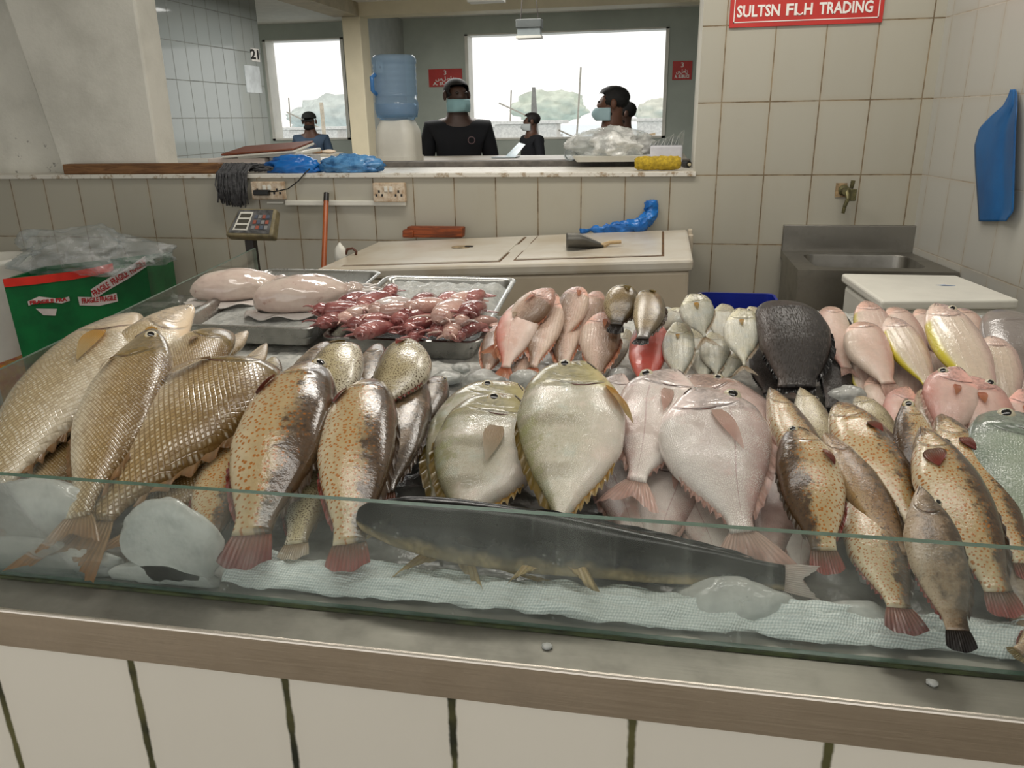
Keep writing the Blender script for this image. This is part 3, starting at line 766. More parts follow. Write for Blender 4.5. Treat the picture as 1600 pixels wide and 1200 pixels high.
bm = B(); lathe(bm, (0, 0, 0), [(.0315, .07), (.0315, .115)], 20, caps=False)
for v in bm.verts: v.co = Vector((q.x+v.co.x, .4+v.co.z, zr+.0312+v.co.y))
obj('bottle_label', bm, plain('pale teal label', (120, 168, 170), .5), t, True)
t = thing('tissue_pack', 'stack of white paper tissues in a wrapper by the right jamb', 'tissues', (-.18, .5, ZS))
x0, x1 = aty(1016, 235, .4).x, aty(1066, 235, .4).x
bm = B(); box(bm, x0, x1, .32, .44, ZS, ZS+.1, .008); obj('wrapper', bm, plain('white wrapper', (214, 214, 222), .45), t)
bm = B()
for k in range(9):
    u = k/8; z = ZS+.1; x = x0+.01+u*(x1-x0-.02); h = .02+.05*u*(.6+.4*((k*7) % 3)/2)
    quad(bm, (x-.012, .34+.01*(k % 3), z-.002), (x+.014, .42, z-.002), (x+.018, .42, z+h), (x-.004+.01*(k % 2), .35, z+h*.8))
solidify(bm, .002); obj('tissues', bm, M['white_bag'], t)
def sponge():
    bm = B(); a = sill(993, 264); b = sill(1062, 263); x0, x1 = a.x, b.x
    tube(bm, [Vector((x0+(x1-x0)*k/14, .06, ZS+.034)) for k in range(15)], [.02 if k in (0, 14) else .03 for k in range(15)], 18)
    for v in bm.verts: v.co += Vector((.004*fbm(v.co*60), .006*fbm(v.co*70+Vector((1, 4, 0))), .005*fbm(v.co*70)))
    for v in bm.verts: v.co.z = max(v.co.z, ZS+.0005)
    return bm
single('yellow_sponge', sponge(), M['sponge'], 'rough yellow sponge roll at the right end of the sill', 'sponge', smooth=True)
q = sill(1072, 262)
bm = B(); tube(bm, [q+Vector((-.012, .03, .016)), q+Vector((.012, -.02, .016))], .015, 12); tube(bm, [q+Vector((.012, -.02, .016)), q+Vector((.016, -.028, .016))], .007, 10, 1)
single('battery_cell', bm, [M['black'], M['cream']], 'small black cylinder lying at the foot of the right jamb', 'battery')

# ------------------------------------------------------------------ left of the counter
t = thing('green_box', 'green film wrapped box with red rim and torn fragile tape left of the counter', 'box', (-2.9, -.7, 0))
zg = .84
A = atz(4, 437, zg); Bq = atz(228, 410, zg); D = Vector((-.06, .3, 0))
Cn = [A, Bq, Bq+D, A+D]
def ringz(z, k=1.): c = sum(Cn, Vector())/4; return [(c.x+(p.x-c.x)*k, c.y+(p.y-c.y)*k, z) for p in Cn]
bm = B(); loops(bm, [ringz(.4, .975), ringz(zg-.03, 1.0), ringz(zg, 1.0), ringz(zg, .93), ringz(.46, .87)])
obj('box_body', bm, M['green_box'], t)
ex = (Bq-A).normalized(); ny = Vector((ex.y, -ex.x, 0))
def FB(u, z, off=.004): k = .975+.025*(z-.4)/(zg-.43); p = A.lerp(Bq, .5+(u-.5)*min(1, k)); c = sum(Cn, Vector())/4; q = Vector((c.x+(p.x-c.x)*1, c.y+(p.y-c.y)*min(1, k), 0)); return Vector((q.x, q.y, z)) + ny*off
def strip(bm, uz, w, off):
    for (u0, z0), (u1, z1) in zip(uz, uz[1:]):
        quad(bm, FB(u0, z0, off), FB(u1, z1, off), FB(u1, z1+w, off), FB(u0, z0+w, off))
bm = B(); strip(bm, [(0, zg-.032), (.2, zg-.036), (.45, zg-.036), (.62, zg-.03), (.75, zg-.02)], .036, .006); obj('red_tape', bm, M['red_tape'], t)
def letters(s, u0, u1, z0, z1, off, h):
    bm = textbm(s, h, .001); xs_ = [v.co.x for v in bm.verts]; w0 = max(xs_)-min(xs_)
    p, q = FB(u0, z0, off), FB(u1, z1, off); e = (q-p); up = Vector((0, 0, 1)); up = (up-e.normalized()*up.dot(e.normalized()))
    place(bm, (p+q)/2, e, up, e.length/w0); return bm
bm = B(); strip(bm, [(.56, .70), (.68, .735), (.84, .775), (1.0, .822)], .05, .007); tp = obj('fragile_tape', bm, M['tape_white'], t)
obj('tape_lettering', letters('FRAGILE  FRAGILE  FRAGILE', .57, .99, .726, .842, .0082, .04), M['tape_letter'], tp)
bm = B(); strip(bm, [(.46, .685), (.6, .67), (.74, .678)], .04, .007); tp = obj('fragile_tape', bm, M['tape_white'], t)
obj('tape_lettering', letters('FRAGILE FRAGILE', .48, .73, .702, .696, .0082, .032), M['tape_letter'], tp)
bm = B(); strip(bm, [(.12, .715), (.2, .73), (.34, .705), (.4, .712)], .02, .007); tp = obj('fragile_tape', bm, M['tape_white'], t)
obj('tape_lettering', letters('FRAGILE FRA', .13, .38, .727, .72, .0082, .022), M['tape_letter'], tp)
bm = B(); quad(bm, FB(.16, .70, .009), FB(.3, .685, .009), FB(.28, .655, .007), FB(.2, .665, .007)); obj('torn_flap', bm, M['tape_white'], t)
bm = B(); strip(bm, [(.0, .4), (.2, .39), (.6, .4)], .06, .005); obj('dark_base_band', bm, plain('dark green band', (8, 44, 26), .4), t)
# its support and the printed carton below
bm = B(); c = sum(Cn, Vector())/4; box(bm, c.x-.46, c.x+.32, c.y-.22, c.y+.22, 0, .3985, .004)
single('printed_carton', bm, M['yellow_print'], 'yellow and red printed carton under the green box', 'carton')
single('clear_plastic_bag', crumple((c.x-.0, c.y-.05, zg+.06), (.34, .15, .1), .38, .95, 33, 5, zg-.02), M['clear_bag'], 'crumpled clear plastic bag spilling from the top of the green box', 'bag', smooth=True)
q = atz(20, 425, .84)
t = thing('white_bucket', 'white plastic bucket partly hidden at the far left by the green box', 'bucket', (-3.6, -.3, 0))
bm = B(); lathe(bm, (-3.52, -.3, 0), [(.13, 0), (.16, .8), (.168, .81), (.168, .84), (.155, .84), (.13, .1), (.01, .1)], 32, caps=False); obj('bucket_body', bm, M['white_plastic'], t, True)
bm = B(); q = atx(-5, 560, -1.75); box(bm, q.x-.25, q.x, q.y-.35, q.y-.05, 0, atx(3, 480, q.x).z, .01); single('white_crate', bm, M['white_plastic'], 'white box edge just outside the left end of the counter', 'box')

# ------------------------------------------------------------------ hall behind: dispenser
Yd = 1.0; c = aty(625, 250, Yd); zc = 1.2225
t = thing('water_dispenser', 'white water dispenser with blue bottle on top standing behind the opening', 'dispenser', (c.x, Yd, zc))
cx = c.x
zt = aty(620, 187, Yd).z
bm = B()
L = []
for k in range(9):
    u = k/8; z = zc + (zt-zc)*u; w = .122 - .012*max(0, u-.55)*2 - .05*max(0, u-.75)*4*.45; L.append([(cx+x, Yd+y, z) for x, y in rrect(-w, w, -w, w, w*.55, 6)])
L[0] = [(cx+x*1.02, Yd+y*1.02, zc) for x, y in rrect(-.122, .122, -.122, .122, .06, 6)]
loops(bm, L); autosmooth(obj('dispenser_body', bm, M['white_plastic'], t), 50)
bm = B(); loops(bm, [[(cx+x, Yd+y, z) for x, y in rrect(-.126, .126, -.126, .126, .06, 6)] for z in (zc, zc+.03)]); obj('drip_base', bm, M['white_plastic'], t)
def bottle_mat():
    b = NB('blue bottle plastic'); tr = b.n('ShaderNodeBsdfTransparent'); b.set(tr.inputs[0], (206, 224, 240))
    p = b.pbr((186, 210, 232), .08, 0., .6)
    return b.end(b.mixs(.28, tr.outputs[0], p))
M['bottle'] = bottle_mat()
zb1 = aty(617, 86, Yd).z; H = zb1-zt; r = .128
prof = [(.03, 0), (.1, .0), (r*.95, .03*H/.35), (r, .06), (r, .095), (r*.965, .1), (r*.955, .13)]
for k in range(5): z = .13 + k*.035; prof += [(r*.955, z), (r*.985, z+.012), (r*.955, z+.024)]
prof += [(r*.96, H-.05), (r, H-.045), (r, H-.02), (r*.9, H-.003), (.02, H)]
bm = B(); lathe(bm, (cx, Yd, zt), prof, 40); bo = obj('water_bottle', bm, M['bottle'], t, True)
bm = B(); hx = cx-.085
tube(bm, [(hx, Yd-.1, zt+.14), (hx-.012, Yd-.125, zt+.16), (hx-.012, Yd-.125, zt+.23), (hx, Yd-.1, zt+.245)], .012, 10); obj('bottle_handle', bm, plain('blue handle', (70, 130, 196), .25), bo, True)
bm = B(); lathe(bm, (cx, Yd, zt), [(r*.94, .012), (r*.94, .088), (.01, .088)], 32)
wm = NB('water'); tr = wm.n('ShaderNodeBsdfTransparent'); wm.set(tr.inputs[0], (205, 226, 238)); gl = wm.pbr((168, 200, 224), .04, 0., .7)
obj('water_level', bm, wm.end(wm.mixs(.25, tr.outputs[0], gl)), bo, True)
# folded blue folder / laptop on the rear counter, small box
q = aty(795, 246, 1.25)
t = thing('open_folder', 'small pale blue open folder on the rear counter between the two men', 'folder', (q.x, 1.25, 1.2225))
bm = B(); hexa(bm, [(q.x-.1, 1.2, 1.2235), (q.x-.1, 1.2, 1.229), (q.x-.1, 1.36, 1.2235), (q.x-.1, 1.36, 1.229), (q.x+.05, 1.2, 1.2235), (q.x+.05, 1.2, 1.229), (q.x+.05, 1.36, 1.2235), (q.x+.05, 1.36, 1.229)]); obj('folder_base', bm, plain('grey folder', (170, 180, 186), .4), t)
bm = B(); hexa(bm, [(q.x-.03, 1.3, 1.23), (q.x-.03, 1.304, 1.23), (q.x+.045, 1.36, 1.31), (q.x+.045, 1.364, 1.31), (q.x+.05, 1.2, 1.23), (q.x+.05, 1.204, 1.23), (q.x+.1, 1.28, 1.3), (q.x+.1, 1.284, 1.3)]); obj('folder_cover', bm, plain('pale blue folder', (176, 208, 224), .3), t)
# calendar, switch, posters, notices
def wallx(X, x0, y0, x1, y1): a = atx(x0, y0, X); b = atx(x1, y1, X); return a, b
a = atx(399, 76, -4.2); b = atx(406, 97, -4.2)
t = thing('date_card', 'small white card with a number taped to the grey tiled wall', 'card', a)
bm = B(); y0, y1 = min(a.y, b.y)-.1, max(a.y, b.y); box(bm, -4.2+.0006, -4.196, y0, y1, b.z, a.z, .0005); obj('card', bm, M['white_letter'], t)
bm = textbm('21', .12, .004); place(bm, (-4.195, (y0+y1)/2, (a.z+b.z)/2), (0, 1, 0), (0, 0, 1), 1.6); obj('lettering', bm, M['black'], t)
bm = B(); a2 = atx(404, 104, -4.2); b2 = atx(414, 146, -4.2); box(bm, -4.1995, -4.196, 3.75, 4.05, b2.z, a2.z); single('wall_notice', bm, plain('pale notice', (206, 212, 214), .5), 'pale paper notice at the end of the grey tiled wall', 'notice')
xw = px1-.002
a = atx(571, 92, xw); b = atx(579, 112, xw)
t = thing('light_switch', 'white framed switch plate on the pillar side beside the dispenser bottle', 'switch', (xw, a.y, b.z))
bm = B(); box(bm, xw+.0005, xw+.012, 5.42, 5.62, b.z, a.z, .003); obj('switch_plate', bm, M['white_plastic'], t)
bm = B(); box(bm, xw+.012, xw+.016, 5.5, 5.54, b.z+.05, a.z-.05); obj('rocker', bm, plain('grey rocker', (120, 120, 120), .4), t)
bm = B(); a = atx(570, 120, xw); b = atx(580, 165, xw); box(bm, xw+.0005, xw+.004, 5.4, 5.75, b.z, a.z); single('wall_notice', bm, plain('grey notice', (190, 190, 190), .5), 'grey paper notice on the wall left of the dispenser bottle', 'notice')
for (x0, y0, x1, y1), lab in (((671, 107, 722, 136), 'red notice sign on the far wall behind the man in the black jacket'), ((1050, 95, 1082, 125), 'red notice sign half hidden by the right jamb on the far wall')):
    a = aty(x0, y1, YF); b = aty(x1, y0, YF); t = thing('wall_sign', lab, 'sign', ((a.x+b.x)/2, YF, a.z))
    bm = B(); box(bm, a.x, b.x, YF-.012, YF-.0006, a.z, b.z); obj('plate', bm, M['red_sign'], t)
    w = b.x-a.x; h = b.z-a.z
    for s, zz, hh, ww in (('3', .78, .075, .05), ('سلطان', .45, .06, .6), ('A. SUBUCI', .17, .05, .75)):
        bm = textbm(s, hh, .002); xs_ = [v.co.x for v in bm.verts]; w0 = max(max(xs_)-min(xs_), .01)
        place(bm, (a.x+w/2, YF-.0135, a.z+h*zz), (1, 0, 0), (0, 0, 1), w*ww/w0 if ww > .1 else 1); obj('lettering', bm, M['white_letter'], t)
# hanging insect lamps
for (x0, y0, x1, y1), Y, lab in (((808, 30, 847, 61), 3.0, 'grey hanging lamp box on wires in front of the large bright window'), ((733, -30, 787, 5), 2.2, 'hanging lamp box cut by the top edge above the opening')):
    a = aty(x0, y1, Y); b = aty(x1, y0, Y); t = thing('hanging_lamp', lab, 'lamp', ((a.x+b.x)/2, Y, a.z))
    h = b.z-a.z
    bm = B(); box(bm, a.x, b.x, Y-.06, Y+.06, b.z-h*.45, b.z, .004); obj('housing', bm, plain('grey lamp housing', (86, 90, 88), .5), t)
    bm = B(); box(bm, a.x+.01, b.x-.01, Y-.05, Y+.05, a.z+h*.12, b.z-h*.45); obj('grille', bm, plain('lamp grille', (140, 148, 148), .4), t)
    bm = B(); box(bm, a.x, b.x, Y-.06, Y+.06, a.z, a.z+h*.14); obj('tray', bm, M['white_plastic'], t)
    bm = B()
    for s in (.15, .85): tube(bm, [(a.x+(b.x-a.x)*s, Y, b.z), (a.x+(b.x-a.x)*(.5+(s-.5)*.4), Y, 2.64)], .004, 5)
    obj('wire', bm, M['dark'], t)

# ------------------------------------------------------------------ outside
bm = B(); box(bm, -90, 90, 9.2, 260, -1.1, -1.0)
sm = NB('pale sea'); n = sm.noise(sm.scl(sm.pos(), (.3, 1, 1)), 3., 4., .6); single('sea', bm, sm.end(sm.pbr(sm.mix(n, (206, 222, 230), (216, 230, 238)), .25, 0., .4)), 'pale bright harbour water beyond the windows', 'water', kind='stuff')
bm = B(); box(bm, -90, 90, 6.7, 9.2, -.6, -.05); struct('ground', bm, plain('pale quay concrete', (214, 212, 206), .7))
def boat(px, Y, L, h, lab, cab=.5, tint=(206, 200, 188), pitch=0.):
    q = aty(px, 200, Y); z0 = -1.0; t = thing('moored_boat', lab, 'boat', (q.x, Y, z0), 'boats moored in the harbour')
    bm = B(); st = []
    for k in range(13):
        u = k/12; x = (u-.5)*L; w = L*.13*math.sin(PI*min(1, u*1.25+.15))**.6 if u < .95 else L*.02
        zt_ = h*(.55+.5*abs(u-.35)**1.7*2)
        st.append([(q.x+x, Y-w, z0+zt_), (q.x+x, Y-w*.75, z0-.05), (q.x+x, Y+w*.75, z0-.05), (q.x+x, Y+w, z0+zt_)])
    loops(bm, st); obj('hull', bm, plain('hull%d' % int(px), tint, .5, var=.08), t)
    bm = B(); x = q.x+(cab-.5)*L; box(bm, x-L*.16, x+L*.16, Y-L*.08, Y+L*.08, z0+h*.5, z0+h*1.35, .05); box(bm, x-L*.2, x+L*.2, Y-L*.1, Y+L*.1, z0+h*1.35, z0+h*1.45, .02)
    obj('cabin', bm, plain('cabin%d' % int(px), (236, 234, 228), .5), t)
    bm = B(); tube(bm, [(q.x+L*.1, Y, z0+h*.5), (q.x+L*.12, Y, z0+h*3)], .05, 6); tube(bm, [(q.x+L*.1, Y, z0+h*.9), (q.x-L*.3, Y, z0+h*2.0)], .04, 6); obj('mast', bm, plain('mast%d' % int(px), (176, 170, 158), .5), t)
boat(870, 38, 10, 1.6, 'cream wooden boat seen through the middle of the large window', .35, (186, 158, 122))
boat(1010, 46, 9, 1.6, 'white boat at the right side of the large window', .6)
boat(775, 50, 9, 1.4, 'white boat at the left side of the large window', .5, (206, 204, 200))
boat(520, 40, 9, 1.5, 'pale boat seen through the left window behind the man in blue', .4, (190, 150, 130))
boat(440, 55, 7, 1.4, 'distant white boat at the left edge of the left window', .5)
q = aty(835, 165, 20); bm = B(); hexa(bm, [(q.x-.2, 20, -.9), (q.x-.07, 20, q.z+.5), (q.x-.2, 20.1, -.9), (q.x-.07, 20.1, q.z+.5), (q.x+.25, 20, -.9), (q.x+.02, 20, q.z+.5), (q.x+.25, 20.1, -.9), (q.x+.02, 20.1, q.z+.5)])
single('boat_prow', bm, plain('grey prow', (140, 138, 132), .6), 'tall grey wooden prow post seen above the short man in the large window', 'post')
def tree(px, py, Y, r, lab, c=(226, 234, 218)):
    q = aty(px, py, Y); t = thing('tree', lab, 'tree', (q.x, Y, -1))
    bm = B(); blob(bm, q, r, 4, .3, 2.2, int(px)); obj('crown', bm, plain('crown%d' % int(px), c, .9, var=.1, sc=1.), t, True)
    bm = B(); tube(bm, [(q.x, Y, -1.0), (q.x, Y, q.z)], .25, 8); obj('trunk', bm, plain('trunk%d' % int(px), (210, 200, 190), .8), t)
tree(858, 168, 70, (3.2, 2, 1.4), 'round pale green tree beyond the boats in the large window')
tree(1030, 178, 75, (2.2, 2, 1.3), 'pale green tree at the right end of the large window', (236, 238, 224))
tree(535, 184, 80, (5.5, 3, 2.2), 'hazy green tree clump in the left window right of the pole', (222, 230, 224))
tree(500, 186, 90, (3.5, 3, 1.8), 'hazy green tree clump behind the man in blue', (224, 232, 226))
bm = B(); q = aty(501, 150, 30); tube(bm, [(q.x, 30, -1), (q.x, 30, aty(501, 160, 30).z)], .09, 8); single('harbour_pole', bm, plain('pale pole', (206, 192, 170), .6), 'pale upright pole outside the left window', 'pole')

# ------------------------------------------------------------------ people
def skin(name, verts, edges, mat, parent, sub=2, root=0):
    me = bpy.data.meshes.new(name); me.from_pydata([v[0] for v in verts], edges, []); o = bpy.data.objects.new(name, me); COL.objects.link(o)
    o.modifiers.new('s', 'SKIN')
    for i, v in enumerate(verts):
        r = v[1]; d = me.skin_vertices[0].data[i]; d.radius = r if isinstance(r, tuple) else (r, r); d.use_root = (i == root)
    m_ = o.modifiers.new('u', 'SUBSURF'); m_.levels = sub; m_.render_levels = sub
    bpy.context.view_layer.update()
    me2 = bpy.data.meshes.new_from_object(o.evaluated_get(bpy.context.evaluated_depsgraph_get()))
    bpy.data.objects.remove(o); bpy.data.meshes.remove(me)
    return me2
SK = lambda n, c: plain(n, c, .5, var=.1)
def person(label, at, h, face, skinc, shirt, trouser, hair, mask=None, cap=False, arms='down', head_turn=0., beard=False, shades=False, badge=True, short=False, bald=False):
    t = thing('person', label, 'person', (at[0], at[1], 0)); s = h/1.74
    Rz = Matrix.Rotation(face, 4, 'Z'); Mx = Matrix.Translation((at[0], at[1], 0)) @ Rz @ Matrix.Scale(s, 4)
    def put(me, name, mat, par):
        me.transform(Mx); return finish(name, me, mat, par, True)
    def arm(sx):
        if arms == 'down': return [((sx*.19, .01, 1.42), .058), ((sx*.25, .03, 1.14), .045), ((sx*.25, -.05, .9), .034)]
        return [((sx*.19, .01, 1.42), .058), ((sx*.25, .02, 1.15), .045), ((sx*.13, -.24, 1.1), .034)]
    def build(inf, part):
        V, E = [], []
        def add(p, r, to=None):
            r = tuple(k+inf for k in r) if isinstance(r, tuple) else r+inf
            V.append((p, r)); 
            if to is not None: E.append((to, len(V)-1))
            return len(V)-1
        pe = add((0, 0, .96), (.155, .11))
        if part in ('body', 'shirt'):
            w_ = add((0, 0, 1.1), (.145, .1), pe); c_ = add((0, 0, 1.28), (.165, .115), w_); u_ = add((0, .005, 1.42), (.13, .095), c_)
            if part == 'shirt': add((0, .005, 1.49), (.075, .07), u_)
            for sx in (-1, 1):
                a_ = arm(sx); k = u_
                for i, (p, r) in enumerate(a_):
                    if part == 'shirt' and short and i == 2: p = tuple(a_[1][0][q]*.75+a_[0][0][q]*.25 for q in range(3)); continue
                    k = add(p, r, k)
                if part == 'body':
                    d = (Vector(a_[2][0])-Vector(a_[1][0])).normalized(); pw = Vector(a_[2][0])
                    hnd = add(tuple(pw+d*.07), (.042, .022), k)
                    side = Vector((-sx, 0, 0)); side = (side-d*side.dot(d)).normalized(); oth = d.cross(side)
                    for fi in range(4):
                        b0 = pw+d*.1+oth*((fi-1.5)*.019); L_ = (.07, .08, .076, .058)[fi]
                        f1 = add(tuple(b0), .0085-inf, hnd); f2 = add(tuple(b0+d*L_*.5+side*.006), .008-inf, f1); add(tuple(b0+d*L_+side*.022), .007-inf, f2)
                    th = add(tuple(pw+d*.05+oth*-.04+side*.01), .0095-inf, hnd); add(tuple(pw+d*.095+oth*-.052+side*.022), .008-inf, th)
            if part == 'body':
                n_ = add((0, .01, 1.5), (.058, .06), u_); hb = add((0, 0, 1.57), (.066, .078), n_); hm = add((0, -.005, 1.64), (.078, .098), hb); add((0, .005, 1.7), (.066, .078), hm)
        if part in ('body', 'trousers'):
            for sx in (-1, 1):
                hp = add((sx*.09, 0, .86), .098, pe); kn = add((sx*.1, -.01, .5), .062, hp); an = add((sx*.1, .01, .09), .042, kn)
                if part == 'body': add((sx*.105, -.12, .04), .036, an)
        return skin('m', V, E, None, None)
    me = build(0, 'body')
    HC = Vector((0, 0, 1.635))
    for v in me.vertices:       # face: nose, brow, eye sockets, chin
        p = v.co
        if p.z > 1.52 and p.y < -.03:
            d = p-Vector((0, -.1, 1.625)); k = math.exp(-(d.x**2/.0003+d.z**2/.0008)); p.y -= .022*k
            for sx in (-1, 1):
                d = p-Vector((sx*.032, -.09, 1.65)); p.y += .008*math.exp(-(d.x**2+d.z**2)/.0003)
    Rh = Matrix.Translation((0, 0, 1.52)) @ Matrix.Rotation(head_turn, 4, 'Z') @ Matrix.Translation((0, 0, -1.52))
    for v in me.vertices:
        k = min(1, max(0, (v.co.z-1.5)/.06))
        if k > 0: v.co = v.co.lerp(Rh @ v.co, k)
    body = put(me, 'body', SK('skin'+label[:12], skinc), t)
    put(build(.014, 'shirt'), 'shirt', plain('shirt'+label[:12], shirt, .85, var=.2), t)
    put(build(.014, 'trousers'), 'trousers', plain('trousers'+label[:12], trouser, .9, var=.2), t)
    def headpart(bm, name, mat, par=body):
        bmesh.ops.recalc_face_normals(bm, faces=bm.faces)
        me = bpy.data.meshes.new(name); bm.to_mesh(me); bm.free(); me.transform(Rh); return put(me, name, mat, par)
    for sx in (-1, 1):
        bm = B(); blob(bm, (sx*.088, .005, 1.635), (.013, .022, .034), 2, .05, 1, 1); headpart(bm, 'ear', body.data.materials[0])
        bm = B(); blob(bm, (sx*.032, -.092, 1.65), (.013, .008, .008), 2, 0, 1, 1); headpart(bm, 'eye', plain('eye'+label[:9], (40, 30, 24), .2))
        bm = B(); blob(bm, (sx*.105, -.07, .045), (.05, .14, .045), 3, .02, 1, 1, .9); me = bpy.data.meshes.new('s'); bm.to_mesh(me); bm.free(); put(me, 'shoe', M['black'], t)
    if not cap:
        bm = B(); blob(bm, (0, .012, 1.672), (.09, .112, .082) if not bald else (.086, .104, .078), 4, .05 if not bald else 0., 6, 3)
        for v in [v for v in bm.verts if (v.co.y < -.055 and v.co.z < 1.7) or v.co.z < 1.59+max(0, -.1*v.co.y)*4]: bm.verts.remove(v)
        headpart(bm, 'hair', plain('hair'+label[:9], hair, .7, var=.2))
    else:
        bm = B(); blob(bm, (0, .005, 1.69), (.094, .115, .075), 4, .01, 2, 3, .25); blob(bm, (0, -.12, 1.685), (.07, .07, .01), 3, 0, 1, 1); headpart(bm, 'cap', plain('cap'+label[:9], hair, .8))
    if beard or mask is None:
        bm = B(); blob(bm, (0, -.035, 1.565), (.072, .07, .04), 3, .06, 4, 7); headpart(bm, 'beard', plain('beard'+label[:9], (30, 26, 24), .9))
    if mask:
        bm = B()
        def fn(i, j):
            a = (i-.5)*PI*.95; z = 1.525+.085*j; bul = .012*math.sin(PI*j)
            return (math.sin(a)*(.082+.004*math.sin(PI*j)), -math.cos(a)*(.104+bul+.02*math.exp(-((i-.5)/.12)**2)*math.sin(PI*min(1, j*.9)))-.006, z)
        sheet(bm, fn, 20, 8); solidify(bm, .002); headpart(bm, 'face_mask', plain('mask'+label[:9], mask, .8, var=.05), t)
    if shades:
        bm = B(); box(bm, -.075, .075, -.118, -.09, 1.635, 1.667, .008); headpart(bm, 'sunglasses', M['black'], t)
    if badge:
        bm = B(); lathe(bm, (0, 0, 0), [(.02, 0), (.026, 0), (.026, .002), (.02, .002)], 20, caps=False)
        for v in bm.verts: v.co = Vector((.075+v.co.x, -.142-v.co.z, 1.34+v.co.y))
        me = bpy.data.meshes.new('b'); bm.to_mesh(me); bm.free(); put(me, 'badge', plain('badge'+label[:9], (120, 96, 100), .6), t)
    return t
NAVY = (14, 16, 24)
def pat(px, pytop, Y, h=None):
    q = aty(px, pytop, Y); return (q.x, Y), q.z
(xy, z) = pat(713, 124, 1.85); person('man in a black jacket and pale blue mask standing behind the opening', xy, z, .35, (72, 50, 40), NAVY, (30, 30, 34), (26, 20, 18), (150, 190, 196), arms='down', bald=True, head_turn=.25)
(xy, z) = pat(957, 137, 1.75); person('man in dark shirt and blue mask facing left behind the white carrier bag', xy, z, -1.15, (112, 74, 56), NAVY, (30, 30, 34), (20, 18, 18), (176, 206, 214), beard=True, head_turn=-.3, badge=False)
(xy, z) = pat(975, 160, 3.4); person('man mostly hidden behind the masked man on the right', xy, z, -1.3, (90, 62, 50), (20, 22, 30), (30, 30, 34), (20, 18, 18), None, badge=False)
(xy, z) = pat(830, 177, 5.5); person('short man in black shirt and mask standing by the large window', xy, z, -.95, (96, 66, 52), NAVY, (30, 30, 34), (26, 20, 18), (190, 196, 196), arms='fwd', head_turn=-.4, badge=False, short=True)
(xy, z) = pat(482, 177, 5.4); person('man in blue shirt, cap and dark mask working in front of the left window', xy, z, .15, (96, 66, 52), (72, 92, 116), (40, 44, 54), (34, 36, 34), None, cap=True, arms='fwd', shades=True, short=True)
# rear counters under the windows
q = aty(480, 242, 4.6)
bm = B(); box(bm, -4.19, -3.75, 4.55, 4.95, 0, aty(480, 241, 4.6).z, .01); single('rear_counter', bm, M['white_paint'], 'white counter in front of the man in the blue shirt', 'counter')
r = random.Random(2); zq = aty(480, 241, 4.6).z
for k, lab in enumerate(('pale fish lying on the left end of the white rear counter', 'brown fish lying on the white rear counter under the hands of the man in blue', 'cream fish lying at the right end of the white rear counter')):
    bm = B(); blob(bm, (-4.1+k*.14, 4.7, zq+.022), (.08, .05, .022), 3, .1, 2, k, .95); single('fish', bm, plain('farfish%d' % k, [(206, 196, 182), (170, 130, 96), (220, 200, 176)][k], .4), lab, 'fish', smooth=True)
# ------------------------------------------------------------------ fish: shapes
def curve(us, vs):
    def f(u):
        u = min(max(u, us[0]), us[-1])
        for i in range(len(us)-1):
            if u <= us[i+1]: break
        h = us[i+1]-us[i]; s = (u-us[i])/h
        def sl(j):
            if j == 0: return (vs[1]-vs[0])/(us[1]-us[0])*1.4
            if j == len(us)-1: return (vs[-1]-vs[-2])/(us[-1]-us[-2])*.3
            a = (vs[j]-vs[j-1])/(us[j]-us[j-1]); b = (vs[j+1]-vs[j])/(us[j+1]-us[j])
            return 0 if a*b <= 0 else 2*a*b/(a+b)
        a, b = sl(i)*h, sl(i+1)*h
        return (2*s**3-3*s*s+1)*vs[i] + (s**3-2*s*s+s)*a + (-2*s**3+3*s*s)*vs[i+1] + (s**3-s*s)*b
    return f
US = [0, .02, .05, .12, .25, .4, .55, .7, .85, .94, 1.0]
